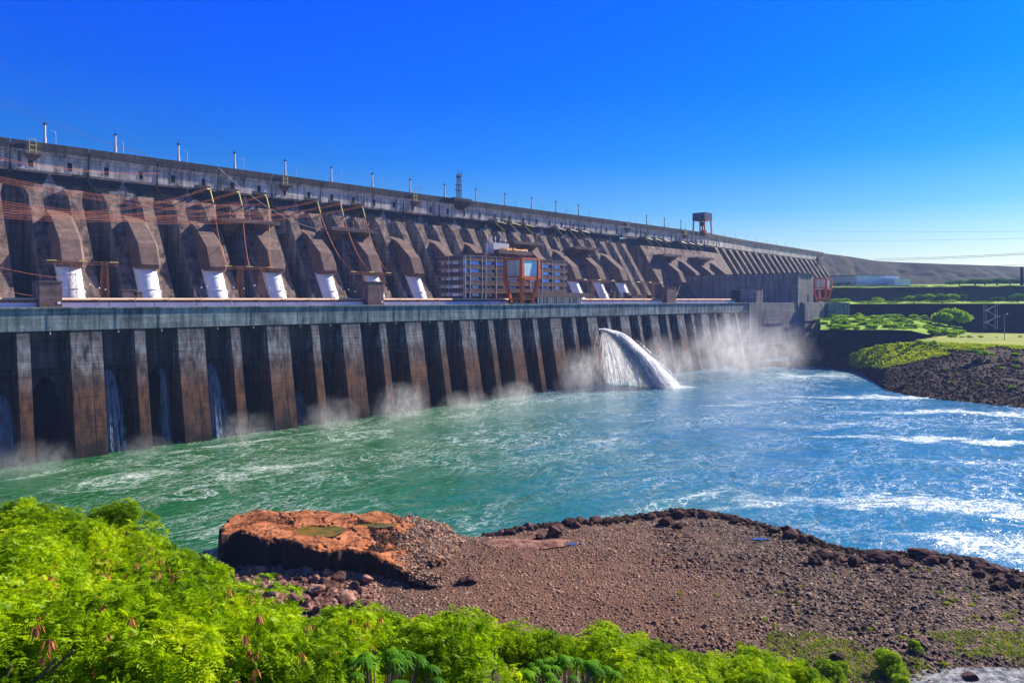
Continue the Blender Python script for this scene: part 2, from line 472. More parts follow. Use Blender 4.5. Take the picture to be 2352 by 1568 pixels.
# solid gravity block beyond the powerhouse (smooth brown slope)
m = MB(OD)
prof = [(69.0, 20.0), (42.0, 51.0), (7.5, 106.0), (-3.4, 106.0), (-3.4, 114.0), (-30, 114), (-30, 20)]
m.stack([[on(s, d, z) for d, z in prof] for s in (596.0, 720.0, 768.0)], 0)
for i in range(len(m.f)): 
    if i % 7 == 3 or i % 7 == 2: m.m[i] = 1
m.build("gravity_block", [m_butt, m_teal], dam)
# right wing: ribs on a long sloping wall
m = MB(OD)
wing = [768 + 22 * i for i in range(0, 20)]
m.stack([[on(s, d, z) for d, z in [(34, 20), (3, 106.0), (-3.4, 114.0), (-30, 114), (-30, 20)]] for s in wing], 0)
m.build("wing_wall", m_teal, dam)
for s in wing[:-1]:
    m = MB(OD)
    f = lambda z: 412 - (404.5 - 0.62 * (106 - z))
    m.stack([[on(s - b, f(z), z), on(s + b, f(z), z), on(s + b, -4, z), on(s - b, -4, z)] for z, b in ((20, 3.3), (100, 3.0), (106, 3.2), (113.5, 4.5))])
    m.build("rib", m_butt, dam)

# transformer platforms high on the face (cantilevered slab on a flared bracket)
PLAT = [(181, 96.4, 3), (250, 96.4, 5), (413, 97.2, 10), (489, 97.0, 12), (629, 97.0, 16), (697, 97.0, 18)]
for i, (xc, zt, kk) in enumerate(PLAT):
    m = MB(OD)
    m.box(xc - 17.2, xc + 17.2, 386.5, 404.0, zt - 1.6, zt)
    m.box(xc - 17.5, xc + 17.5, 386.2, 386.45, zt - 2.0, zt + 0.35)
    o = m.build("platform", m_brownslab, dam)
    m = MB(OD)
    for s in (-1, 1):
        m.frustum([(xc + s * 9 - 1.5, 399, zt - 9), (xc + s * 9 + 1.5, 399, zt - 9), (xc + s * 9 + 1.5, 405, zt - 9), (xc + s * 9 - 1.5, 405, zt - 9)],
                  [(xc + s * 9 - 5.5, 388.5, zt - 1.62), (xc + s * 9 + 5.5, 388.5, zt - 1.62), (xc + s * 9 + 5.5, 406, zt - 1.62), (xc + s * 9 - 5.5, 406, zt - 1.62)])
    m.build("bracket", m_hous, o)
    for q in (-11.5, -0.5, 11.0):
        m = MB(OD); m.tube([(xc + q, 388.5, zt), (xc + q, 388.5, zt + 1.2)], 0.55, 8); m.tube([(xc + q, 388.5, zt + 1.2), (xc + q, 388.5, zt + 4.6)], [0.28, 0.16], 8)
        m.tube([(xc + q, 388.5, zt + 4.6), (xc + q, 388.5, zt + 5.2)], 0.4, 8)
        m.build("bushing", m_porcelain, o, smooth=True)
# brackets under the windows with yellow anchor arms for the outgoing conductors
ARMS = []
for xc, zt, kk in PLAT:
    for q in (-17.0, 0.0, 17.0):
        x = xc + q - 2
        m = MB(OD)
        m.frustum([(x - 3.0, 411.9, 112.2), (x + 3.6, 411.9, 112.2), (x + 3.6, 416, 112.2), (x - 3.0, 416, 112.2)],
                  [(x - 4.4, 408.2, 114.7), (x + 4.4, 408.2, 114.7), (x + 4.4, 416, 114.7), (x - 4.4, 416, 114.7)])
        m.box(x - 4.4, x + 4.4, 408.2, 408.8, 114.7, 116.4)
        b = m.build("anchor_bracket", m_cap, dam)
        ARMS.append((x + 4.0, 408.0, 113.6, xc, q))
# hoist frames hanging over the parapet
for dx_ in (73, 652, 950, 1439, 1571):
    p = atY(dx_, YW); s = p[0]
    m = MB(OD)
    for q in (-1.4, 1.4):
        m.beam((s + q, YW - 2.2, 122.8), (s + q, YW - 2.2, 130.0), 0.35)
    for z in (124.5, 127, 130.0): m.beam((s - 1.4, YW - 2.2, z), (s + 1.4, YW - 2.2, z), 0.35)
    b = m.build("hoist_frame", m_yellow, dam)
    m = MB(OD); m.frustum([(s - 1.2, YW - .6, 119.5), (s + 1.2, YW - .6, 119.5), (s + 1.2, YW + 1, 119.5), (s - 1.2, YW + 1, 119.5)],
                          [(s - 3.6, YW - 3.6, 122.4), (s + 3.6, YW - 3.6, 122.4), (s + 3.6, YW + 1, 122.4), (s - 3.6, YW + 1, 122.4)])
    m.box(s - 3.6, s + 3.6, YW - 3.6, YW + 1, 122.41, 122.8)
    m.build("corbel", m_brownslab, b)
m = MB(OD); s = atY(1054, YW)[0]
m.frustum([(s - 3, YW - 1, 121), (s + 4, YW - 1, 121), (s + 4, YW + 1, 121), (s - 3, YW + 1, 121)], [(s - 9, YW - 5, 127.2), (s + 9, YW - 5, 127.2), (s + 9, YW + 1, 127.2), (s - 9, YW + 1, 127.2)])
m.box(s - 9, s + 9, YW - 5, YW + 1, 127.21, 129.4)
m.build("mast_platform", m_cap, dam)

# ------------------------------------------------------------------ penstocks
def make_penstock(name, label, x, short=False, pipe=True):
    y0, z0 = 372.0, 51.3
    root = thing(name, label, "penstock", (x, y0, z0), "penstocks along the dam face")
    m = MB((x, y0, z0))
    Z0 = 93.0 if short else 93.6
    prof = [(401.0, Z0 + 1.2), (391.5, 91.0), (376.0, 79.2), (371.0, 68.4), (372.4, 66.4), (385.5, 65.8), (387.5, 56.0), (390.0, 50.5)]
    rings = []
    for i, (y, z) in enumerate(prof):
        # cross ring: back-left, left flank, left of face, right of face, right flank, back-right
        yb = 413.0
        ch = 3.2
        zc = z if i < 4 else z
        k2 = min(1.0, (yb - y) / 30)
        rings.append([(x - 6.6, yb, zc), (x - 6.6, y + min(16, yb - y - 1), zc), (x - 4.2, y, zc), (x + 4.0, y, zc), (x + 5.6, y + 2.4, zc), (x + 5.6, yb, zc)])
    m.stack(rings)
    h = m.build("concrete_housing", m_hous, root)
    m = MB((x, y0, z0)); yy = -0.54
    ax = lambda t: (x, y0 + 0.54 * (t - 51.3), t)
    m.tube([ax(44), ax(51), ax(58), ax(66), ax(68.0)], 5.25, 40)
    if not pipe: return root
    p = m.build("pipe", m_white, root, smooth=True)
    for z in (53.6, 60.4, 66.3):
        m = MB((x, y0, z0)); a = Vector(ax(z)); d = Vector((0, 0.54, 1)).normalized()
        m.tube([a - d * .28, a + d * .28], 5.5 if z > 55 else 5.75, 40)
        m.build("stiffener_ring", m_white, p)
    return root
ks = [k for k in range(-1, 14) if k != 9] + [16, 17, 18, 19]
for i, k in enumerate(ks):
    x = 71.6 + DU * (k + 0.5)
    if k <= 8:
        lab = "white penstock pipe below its dark concrete housing, %s from the left edge of the photo" % ORD[i]
        if k in (7, 8): lab = "brown penstock housing rising behind the office block roof, %s of two" % ("left" if k == 7 else "right")
    elif k <= 13:
        lab = ["brown housing slope just right of the office roof crane", "white penstock right beside the office block's right end", "white penstock behind the thin lattice mast right of the office block", "white penstock furthest right, next to the bare buttresses"][k - 10]
    else:
        lab = "brown penstock housing above the long blank hall wall, %s of four" % ORD[k - 16]
    make_penstock("penstock", lab, x, k in (3, 5, 10, 12, 16, 18), k < 16)

# ------------------------------------------------------------------ things standing on the crest
pole_px = [103, 265, 410, 539, 655, 761, 855, 942, 1021, 1093, 1160, 1221, 1277, 1329, 1485, 1526, 1564]
def make_pole(loc):
    r = thing("lightning_pole", "", "pole", loc, "tall poles along the dam crest")
    m = MB(); m.tube([(0, 0, 0), (0, 0, 6.0), (0, 0, 6.01), (0, 0, 12.3)], [0.75, 0.72, 0.52, 0.5], 12)
    m.build("shaft", m_pole, r, smooth=False)
    m = MB(); m.tube([(0, 0, 12.3), (0, 0, 12.8), (0, 0, 12.81), (0, 0, 13.3)], [0.55, 1.05, 1.05, 0.5], 12); m.tube([(0, 0, 13.3), (0, 0, 14.6)], .08, 5)
    m.build("cap", m_dark, r)
    return r
proto = None
for i, px in enumerate(pole_px):
    s = atY(px, YW + 6)[0]; p = on(s, -6, 127.2)
    if proto is None: proto = o = make_pole(p)
    else: o = copy_tree(proto); o.location = p
    o["label"] = "tall pale pole with dark cap on the dam crest, %s from the left" % ORD[i]
lamp_px = [128, 283, 430, 560, 680, 785, 880, 967, 1118, 1184, 1245, 1300, 1353, 1401, 1447]
def make_lamp(loc):
    r = thing("street_lamp", "", "street lamp", loc, "street lamps along the crest road")
    m = MB(); m.tube([(0, 0, 0), (0, 0, 8.2), (-0.3, 0, 9.0), (-1.1, 0, 9.3), (-2.0, 0, 9.35)], [0.22, 0.15, 0.13, 0.12, 0.1], 6)
    m.build("pole", m_greysteel, r)
    m = MB(); m.box(-2.7, -1.9, -.22, .22, 9.25, 9.5); m.build("lamp_head", m_greysteel, r)
    return r
lx = [atY(px, YW + 3)[0] for px in lamp_px]
lx += [lx[-1] + 36 * (i + 1) for i in range(13)]
proto = None
for i, s in enumerate(lx):
    if s > 1180: break
    p = on(s, -3, 127.2)
    if proto is None: proto = o = make_lamp(p)
    else: o = copy_tree(proto); o.location = p
    o["label"] = "thin curved street lamp on the dam crest road, %s from the left" % ORD[i]

def lattice(m, p, h, w0, w1, n, t=0.12, mi=0):
    c = lambda k, f: Vector((p[0] + (w0 + (w1 - w0) * f) / 2 * [1, -1, -1, 1][k], p[1] + (w0 + (w1 - w0) * f) / 2 * [1, 1, -1, -1][k], p[2] + h * f))
    for k in range(4):
        m.beam(c(k, 0), c(k, 1), t * 1.5, mi=mi)
        for i in range(n):
            a, b = i / n, (i + 1) / n
            k2 = (k + 1) % 4
            m.beam(c(k, a), c(k2, b), t, mi=mi); m.beam(c(k2, a), c(k, b), t, mi=mi)
            m.beam(c(k, b), c(k2, b), t, mi=mi)
s = atY(1054, YW - 2)[0]
m_mast = M_plain("dark blue mast paint", (.035, .045, .08), .5, .1)
mast = thing("radio_mast", "blue steel lattice radio mast with antennas on the dam crest", "mast", (s, YW - 2, 129.4))
m = MB(mast.location); lattice(m, (s, YW - 2, 129.4), 19, 3.0, 2.2, 7, .17); m.build("lattice_frame", m_mast, mast)
m = MB(mast.location)
for z in (136, 140, 146.5): m.box(s - 2.4, s + 2.4, YW - 4.2, YW + .4, z, z + .25)
m.build("work_platform", m_greysteel, mast)
for dx, dy, z, h in ((-2.2, -1, 144, 3), (2.4, 0, 141, 3), (1.2, -1.8, 147, 4), (-0.8, 0, 148.5, 3.5), (-2.4, 0, 138, 2)):
    m = MB(mast.location); m.tube([(s + dx, YW - 2 + dy, z), (s + dx, YW - 2 + dy, z + h)], .22, 6); m.build("antenna", m_dark, mast)

# crest gantry crane (tall portal with boxed machinery house)
cx0 = atY(1613, YW + 4)[0]
cr = thing("crest_crane", "tall red orange gantry crane with dark boxed top standing on the dam crest", "crane", (cx0, YW + 4, 127.2))
m = MB(cr.location); m.box(cx0 - 8.5, cx0 + 8.5, YW - 4, YW + 12, 143.5, 152.0); m.build("machine_house", m_mast, cr)
for sx_ in (-1, 1):
    for sy in (-1, 1):
        m = MB(cr.location); m.beam((cx0 + sx_ * 8, YW + 4 + sy * 7.5, 127.2), (cx0 + sx_ * 7.4, YW + 4 + sy * 7, 143.6), 1.3); m.build("leg", m_orange, cr)
for sy in (-1, 1):
    for z_, w_ in ((143.6, .7), (128.2, .9)):
        m = MB(cr.location); m.beam((cx0 - 8, YW + 4 + sy * 7.8, z_), (cx0 + 8, YW + 4 + sy * 7.8, z_), w_); m.build("cross_beam", m_orange, cr)
m = MB(cr.location); m.box(cx0 - 4, cx0 + 1.5, YW - 1, YW + 4, 128, 132); m.build("trolley", m_red, cr)
m = MB(cr.location); m.tube([(cx0 - 1.5, YW + 3, 132), (cx0 - 1.5, YW + 3, 143)], .9, 8); m.box(cx0 - 3.2, cx0 + .4, YW + 1, YW + 5, 137, 141.5); m.build("hoist", m_dark, cr)

# ================================================================== POWERHOUSE
PX0 = 71.6; PU = 34.0
ph = thing("powerhouse", "long low concrete powerhouse with row of tall tide stained piers standing in the river", "powerhouse", (300, 270, 0))
OP = tuple(ph.location)
PEND = 544.0
def pier(x0, x1):
    m = MB(OP)
    y = lambda z: 257 + z * 8 / 40.8
    rings = []
    for z in (-3, 10, 25, 40.9):
        rings.append([(x0, y(z), z), (x1, y(z), z), (x1, 279, z), (x0, 279, z)])
    m.stack(rings)
    return m.build("pier", m_pier, ph)
for k in range(-1, 14):
    B = PX0 + PU * k
    pier(B - 9.4, B - 4.85) if False else pier(B - 9.4, B - 3.4)
    pier(B - 3.25, B)
    if B + 13.6 < PEND: pier(B + 10.1, B + 13.6)
    xa = B; xb = min(B + 24.6, PEND)
    if xa >= PEND: continue
    m = MB(OP); m.box(xa + .0, xb, 269.0, 272.0, 28.5, 41.5); m.build("lintel_wall", m_bay, ph)
    # arched gate mouth
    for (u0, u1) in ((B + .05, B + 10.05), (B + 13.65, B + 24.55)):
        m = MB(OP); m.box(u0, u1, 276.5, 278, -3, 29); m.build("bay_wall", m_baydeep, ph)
        m = MB(OP); c = (u0 + u1) / 2; w = (u1 - u0) / 2
        rim = [(u0, 271.5, 28.5), (u1, 271.5, 28.5)]
        pts = [(c + w * (0.92 - 0.92 * 2 * t) if False else c - w + 2 * w * t, 25.5 - 13 * abs(2 * t - 1) ** 2.2) for t in [i / 14 for i in range(15)]]
        front = [(px, 272.2, pz) for px, pz in pts]; top = [(px, 272.2, 28.6) for px, pz in pts]
        vs = front + top; n = len(pts)
        m.add(vs, [(i, i + 1, n + i + 1, n + i) for i in range(n - 1)])
        back = [(px, 276.4, pz) for px, pz in pts]
        m.add(front + back, [(i + 1, i, n + i, n + i + 1) for i in range(n - 1)])
        m.build("arch_rim", m_bay, ph)
fas_x = [20.0 + 16.97 * i for i in range(32)]
fas_x = [x for x in fas_x if x < PEND] + [PEND]
for a, b in zip(fas_x, fas_x[1:]):
    m = MB(OP)
    m.stack([[(x, 264.7, 40.95), (x, 264.7, 48.0), (x, 264.2, 48.0), (x, 264.2, 48.5), (x, 276, 48.5), (x, 276, 40.95)] for x in (a + .06, b - .06)])
    m.build("fascia_beam", m_fascia, ph)
# downpipes and lamps under the fascia
for k in range(-1, 14):
    for q in (5.0, 19.0):
        x = PX0 + PU * k + q
        if 30 < x < PEND - 5:
            m = MB(OP); m.tube([(x, 264.55, 40.2), (x, 264.55, 48.4)], .055, 5); m.tube([(x, 264.4, 39.8), (x, 264.4, 40.3)], [.26, .16], 8)
            m.build("drain_pipe", m_greysteel, ph)
m = MB(OP); m.box(10, PEND, 264.9, 283.0, 47.6, 48.3); m.build("lower_deck", m_deck, ph)
m = MB(OP); m.box(10, 600, 283.6, 372, 40, 51.0); m.build("upper_deck", m_brownslab, ph)
def gallery(x0, x1):
    m = MB(OP); m.stack([[(x, 282.4, 50.95), (x, 283.3, 51.55), (x, 284.6, 51.6), (x, 284.6, 50.95)] for x in (x0, x1)]); m.build("roof_edge", m_edge, ph)  # edge bevelled to catch the sun, sunlight also put into its colour
    m = MB(OP); m.box(x0, x1, 283.0, 284.4, 49.95, 51.0); m.build("gallery_fascia", m_brownslab, ph)
    n = max(1, int((x1 - x0) / 15)); st = (x1 - x0) / n
    for i in range(n):
        m = MB(OP); m.box(x0 + st * i + .15, x0 + st * (i + 1) - .15, 283.1, 284.3, 48.3, 49.94); m.build("cladding_panel", m_palestrip, ph)
    m = MB(OP)
    for i in range(int((x1 - x0) / 12)):
        m.box(x0 + 12 * i, x0 + 12 * i + .18, 282.2, 282.4, 48.4, 52.5)
    m.build("gallery_rail", m_steel, ph)
ka, kb = atY(90, 280)[0], atY(142, 280)[0]
kc, kd = atY(844, 280)[0], atY(880, 280)[0]
ke, kf = atY(1531, 280)[0], atY(1552, 280)[0]
gallery(12, ka); gallery(kb, kc); gallery(kd, 296); gallery(349, ke); gallery(kf, 560)

for nm, lab, a, b, zt in (("kiosk", "brown concrete stair kiosk at the far left on the powerhouse deck", ka, kb, 57.0),
                          ("kiosk", "brown concrete stair kiosk in front of a white penstock near the photo's middle", kc, kd, 59.2),
                          ("kiosk", "brown stair kiosk at the misty right end of the powerhouse deck", ke, kf, 60.0)):
    o = thing(nm, lab, "kiosk", ((a + b) / 2, 284, 48.3), "stair kiosks on the powerhouse deck")
    m = MB(o.location)
    m.box(a, b, 279.5, 290, 48.3, zt); m.build("wall", m_brownslab, o)
    m = MB(o.location); m.box(a - .25, b + .25, 279.2, 290.3, zt, zt + .35); m.build("roof", m_brownslab, o)
    m = MB(o.location); m.box(a - .12, a - .003, 282, 283.6, 51.6, 55.2); m.build("door", m_deck, o)
    m = MB(o.location); m.box(b - 1.4, b - .4, 279.38, 279.5, 49.5, 50.3); m.build("sign", m_white, o)
# little equipment cabinets behind the gallery
for i, (px, w, h, Y) in enumerate([(298, 5.2, 3.6, 300), (318, 3, 3.0, 300), (1460, 9, 3.2, 300), (1500, 5, 3.2, 300), (1425, 2.6, 4.2, 300), (1412, 1.8, 5.4, 298), (1444, 3, 5.0, 305), (1476, 10, 3.4, 300)]):
    x = atY(px, Y)[0]
    o = thing("equipment_cabinet", "small brown equipment cabinet on the powerhouse deck, %s from the left" % ORD[i], "cabinet", (x, Y, 51.0), "equipment cabinets on the deck")
    m = MB(o.location); m.box(x - w / 2, x + w / 2, Y, Y + 4, 51.0, 51.0 + h); m.build("body", m_brownslab, o)
    m = MB(o.location); m.box(x - w / 2 - .15, x + w / 2 + .15, Y - .15, Y + 4.15, 51.0 + h, 51.25 + h); m.build("lid", m_deck, o)

# end block at the right: blank walls down to the water
m = MB(OP)
m.box(544, 572, 262.5, 400, -3, 48.4); m.build("end_wall", m_hall, ph)
m = MB(OP); m.box(572.05, 612, 264.5, 400, -3, 48.3); m.box(572.0, 612.0, 263.9, 264.5, 30, 34); m.build("end_wall", m_hall, ph)
m = MB(OP); m.box(612.05, 655, 266.5, 400, -3, 48.35); m.box(613, 654, 265.6, 266.5, 26, 41.5); m.build("end_wall", m_hall, ph)
m = MB(OP); m.box(655.05, 720, 263.0, 400, -3, 48.4)
m.box(655, 690, 262.0, 263.0, 31.0, 47.0); m.box(655, 690, 262.2, 263.0, 24.0, 28.5); m.build("end_wall", m_hall, ph)
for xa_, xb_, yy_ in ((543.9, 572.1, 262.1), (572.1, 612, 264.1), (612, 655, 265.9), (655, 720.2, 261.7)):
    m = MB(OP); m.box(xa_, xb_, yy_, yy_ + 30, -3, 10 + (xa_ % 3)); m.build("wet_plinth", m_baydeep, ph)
# big assembly hall
hall = thing("assembly_hall", "huge windowless concrete assembly hall with tall blank wall at the powerhouse's right end", "hall", (665, 330, 48.4))
OH = tuple(hall.location)
n = 11
for i in range(n):
    y0 = 265.5 + (425 - 265.5) / n * i; y1 = 265.5 + (425 - 265.5) / n * (i + 1)
    m = MB(OH); m.box(648.5 + (0.35 if i % 2 else 0), 652, y0 + .1, y1 - .1, 40, 75.4); m.build("wall_panel", m_hall, hall)
m = MB(OH); m.box(649.5, 686, 266.2, 425, 48.41, 75.3); m.build("wall", m_hall, hall)
m = MB(OH); m.box(648.1, 686.6, 265.0, 425.5, 75.42, 76.0); m.build("roof", m_cap, hall)
m = MB(OH); m.box(672, 676, 266.05, 266.2, 48.5, 56); m.build("door", m_black, hall)
an = thing("annex_building", "low boxy concrete annex standing in front of the blank hall wall", "building", (572, 276, 48.3))
m = MB(an.location); m.box(568, 580.5, 268, 287, 48.45, 60.4); m.build("wall", m_hall, an)
m = MB(an.location); m.box(567.6, 580.9, 267.6, 287.4, 60.4, 60.9); m.build("roof", m_cap, an)
m = MB(an.location); m.box(567.0, 568.0, 283, 290, 48.45, 59.0); m.build("doorway", m_black, an)

# ------------------------------------------------------------------ office block
X0, X1, Y0, Y1 = 256.4, 343.4, 288.0, 311.5
ZT = 75.6
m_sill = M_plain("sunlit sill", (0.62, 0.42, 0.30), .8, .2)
of = thing("office_block", "five storey brown concrete office block with long bright window strips on the powerhouse deck", "office building", ((X0 + X1) / 2, (Y0 + Y1) / 2, 51.0))
OO = tuple(of.location)
m = MB(OO); m.box(X0 + 2.2, X1 - 2.2, Y0 + 2.2, Y1 - 1, 51.0, ZT - .6); m.build("core_wall", m_brownslab, of)
m = MB(OO); m.box(X0 - .2, X1 + .2, Y0 - .2, Y1, ZT - .35, ZT); m.build("roof", m_deck, of)
FP = 4.45
win_front = [(466, 512), (545, 672), (712, 722), (762, 856), (907, 1040), (1070, 1200), (1240, 1330), (1400, 1530), (1558, 1650), (1730, 1806)]
fx = lambda zx: atY((1080 + zx / 5.6) * 0.91875, Y0)[0]
for f in range(5):
    zt = ZT - .36 - FP * f
    # spandrel with flared sill
    zs = zt - 2.3
    ring = lambda off, z: [(X0 - off, Y0 - off, z), (X1 + off, Y0 - off, z), (X1 + off, Y1, z), (X0 - off, Y1, z)]
    m = MB(OO); m.stack([ring(-0.9, zs - .4), ring(0.0, zs), ring(0.0, zt)]); m.build("spandrel", m_brownslab, of)
    m = MB(OO); m.stack([ring(-0.8, zs - .5), ring(0.12, zs - .06), ring(0.12, zs + .02), ring(-.3, zs + .02)][:3], 0)
    m.build("sill", m_sill, of)
    for (a, b) in win_front:
        if f == 4 and a > 900: continue
        xa, xb = fx(a), fx(b)
        m = MB(OO); m.frustum([(xa, Y0 + .75, zs - 2.2), (xb, Y0 + .75, zs - 2.2), (xb, Y0 + 1.9, zs - 2.2), (xa, Y0 + 1.9, zs - 2.2)], [(xa, Y0 + 1.2, zs - .4), (xb, Y0 + 1.2, zs - .4), (xb, Y0 + 1.9, zs - .4), (xa, Y0 + 1.9, zs - .4)]); m.build("window", m_glass if f < 2 or (f == 2 and a > 500) else m_strip, of)
    m = MB(OO); m.box(X0 + .75, X0 + 1.8, Y0 + 1.6, Y1 - 2, zs - 2.2, zs - .35); m.build("window", m_strip, of)
for zx in (465, 535, 705, 755, 900, 1070, 1380, 1545, 1690, 1733, 1847):
    x = fx(zx); m = MB(OO); m.box(x - .13, x + .13, Y0 - .14, Y0 + .25, 51, ZT - .4); m.build("rib", m_whiterib, of)
m = MB(OO)
for zx in (1.0, 13.5): m.box(X0 - .25, X0 + .2, Y0 + zx, Y0 + zx + .35, 51, ZT - .4)
m.build("rib", m_whiterib, of)
ra = atY(1247 * .91875, 292)[0]; rb = atY(1331 * .91875, 292)[0]
m = MB(OO); m.box(ra, rb, 292, 306, 78.0, 80.4)
m.build("roof_canopy", m_brownslab, of)
m = MB(OO)
for t in range(6):
    x = ra + 2 + (rb - ra - 4) * t / 5
    m.beam((x, 293, ZT), (x, 293, 78), .5); m.beam((x, 305, ZT), (x, 305, 78), .5)
m.box(ra - 8, rb - 14, 296, 305, ZT, 78.2)
m.build("canopy_column", m_brownslab, of)
m = MB(OO)
for t in range(16):
    x = ra + 5 + (rb - ra - 7) * t / 16 + random.uniform(-.3, .3); h = random.uniform(.8, 1.7)
    y = 293.5 + random.uniform(-.6, .6)
    m.frustum([(x, y, 80.4), (x + 1.9, y, 80.4), (x + 1.9, y + 3, 80.4), (x, y + 3, 80.4)], [(x + .4, y + .5, 80.4 + h), (x + 1.5, y + .5, 80.4 + h * .9), (x + 1.3, y + 2.4, 80.4 + h), (x + .5, y + 2.4, 80.4 + h)])
m.build("tarpaulin", m_tarp, of)
m = MB(OO); pa = atY(1234 * .91875, 296)[0]; m.box(pa, pa + 13, 296, 303, 78.2, 84.5); m.build("plant_room", m_whiterib, of)
for q, h in ((0.5, 5.5), (3.5, 5), (8, 4.2), (12, 4.6), (-3, 6)):
    m = MB(OO); m.tube([(pa + q, 298, 84.5 if q > 0 else 78), (pa + q, 298, 84.5 + h * .8)], .12, 5); m.box(pa + q - .4, pa + q + .1, 297.8, 298.1, 84 + h * .5, 84.6 + h * .7); m.build("antenna", m_white, of)
# glazed control room in front of its right half
gl = thing("control_room", "low control room with glass front and overhanging concrete roof right of the orange crane", "building", (320, 279, 48.3))
OG = tuple(gl.location)
gx0, gx1 = atY(1226, 274)[0], atY(1352, 274)[0]
m = MB(OG); m.box(gx0, gx1, 272.5, 287.8, 52.4, 55.2); m.build("roof", m_brownslab, gl)
m = MB(OG); m.box(gx0 + 5, gx1 - 4, 276, 287, 48.31, 52.39); m.build("wall", m_dark, gl)
n = 22
for i in range(n):
    xa = gx0 + 5 + (gx1 - gx0 - 9) * i / n; xb = gx0 + 5 + (gx1 - gx0 - 9) * (i + 1) / n
    f = MB(OG); f.box(xa, xa + .14, 275.6, 276, 48.35, 52.35); f.box(xa + .15, xb, 275.7, 275.95, 50.6, 50.75); f.build("mullion", m_steel, gl)
m = MB(OG); m.box(gx0 + 5.2, gx1 - 4.2, 275.85, 275.98, 48.35, 52.3); m.build("glass", m_strip, gl)

# ------------------------------------------------------------------ gantry cranes
def gantry(label, cx, cy, zb, cmat, pm1, pm2, wx=6.7, wy=6.5, H=25.2):
    r = thing("gantry_crane", label, "crane", (cx, cy, zb))
    O = (cx, cy, zb)
    zt, zk = zb + H, zb + H * 0.57
    P = lambda sx, sy, z: (cx + sx * wx * (1.0 if z >= zk else 0.62 + 0.38 * (z - zb) / (zk - zb)), cy + sy * wy * (1.0 if z >= zk else 0.62 + 0.38 * (z - zb) / (zk - zb)), z)
    for sx in (-1, 1):
        for sy in (-1, 1):
            m = MB(O)
            for za, zc, wa, wb in ((zk, zt, 2.3, 1.5), (zb + 1.2, zk, 1.2, 2.3)):
                pa, pc = Vector(P(sx, sy, za)), Vector(P(sx, sy, zc))
                rg = lambda p, w: [p + Vector(v) for v in ((-w/2, -w/2, 0), (w/2, -w/2, 0), (w/2, w/2, 0), (-w/2, w/2, 0))]
                m.stack([rg(pa, wa), rg(pc, wb)])
            m.build("leg", cmat, r)
            b = MB(O); p = P(sx, sy, zb + .6); b.box(p[0] - 2.2, p[0] + 2.2, p[1] - .7, p[1] + .7, zb + .35, zb + 1.3); bo = b.build("bogie", m_dark, r)
            for q in (-1.5, -.5, .5, 1.5):
                w = MB(O); w.tube([(p[0] + q, p[1] - .35, zb + .42), (p[0] + q, p[1] + .35, zb + .42)], .42, 12); w.build("wheel", m_dark, bo)
    for z, t in ((zt, 1.2), (zk, 1.9), (zb + 2.6, .8)):
        for a, b_ in (((-1, -1), (1, -1)), ((1, -1), (1, 1)), ((1, 1), (-1, 1)), ((-1, 1), (-1, -1))):
            m = MB(O); m.beam(P(*a, z), P(*b_, z), t * .9, t); m.build("cross_beam", cmat, r)
    i = 0.82
    lo = lambda f: [(cx - f * wx, cy - f * wy, zk + .5), (cx + f * wx, cy - f * wy, zk + .5), (cx + f * wx, cy + f * wy, zk + .5), (cx - f * wx, cy + f * wy, zk + .5)]
    m = MB(O); t_ = [(x_, y_, zt - .4) for x_, y_, _ in lo(.97)]
    m.frustum(lo(.93), t_); m.build("machine_house", pm1, r)
    m = MB(O); m.add([(cx - wx * .8, cy - wy * 1.0 - .02, zk + 1.2), (cx + wx * .8, cy - wy * 1.0 - .02, zk + 1.2), (cx + wx * .84, cy - wy * 1.02, zt - .9), (cx - wx * .84, cy - wy * 1.02, zt - .9),
                      (cx - wx * .8, cy - wy * .9, zk + 1.2), (cx + wx * .8, cy - wy * .9, zk + 1.2), (cx + wx * .84, cy - wy * .9, zt - .9), (cx - wx * .84, cy - wy * .9, zt - .9)],
                     [(0, 1, 2, 3), (0, 4, 5, 1), (1, 5, 6, 2), (2, 6, 7, 3), (3, 7, 4, 0)])
    m.build("cladding_panel", pm2, r)
    m = MB(O); m.box(cx - wx - .95, cx - wx - .75, cy - 4, cy + 4, zk - .7, zk + .1); m.build("sign_board", m_whiterib, r)
    m = MB(O)
    m.box(cx - 2.6, cx + 2.6, cy - 1, cy + 1, zb + 3.1, zb + 4.3); m.tube([(cx, cy, zb + 4.3), (cx, cy, zk)], .14, 6); m.tube([(cx + 1, cy, zb + 4.3), (cx + 1, cy, zk)], .14, 6)
    m.build("hoist", m_dark, r)
    m = MB(O)
    for z in (zb + 3.4, zb + 4.4):
        m.beam((cx - 4.3, cy - 4.6, z), (cx + 4.3, cy - 4.6, z), .1); m.beam((cx - 4.3, cy - 4.6, z), (cx - 4.3, cy + 4.6, z), .1)
    for t in range(8): m.beam((cx - 4.3 + t * 1.2, cy - 4.6, zb + 2.6), (cx - 4.3 + t * 1.2, cy - 4.6, zb + 4.4), .1)
    m.build("railing", m_yellow, r)
    return r
gantry("tall orange gantry crane with grey corrugated machine house in front of the office block", 287.3, 274.5, 48.6, m_orange, m_corr, m_corr_b)
gantry("red and white gantry crane at the right end of the powerhouse", atY(1889, 273)[0] , 273, 48.6, m_red, m_corr, m_corr, wx=6.3, wy=6.3, H=23.5)

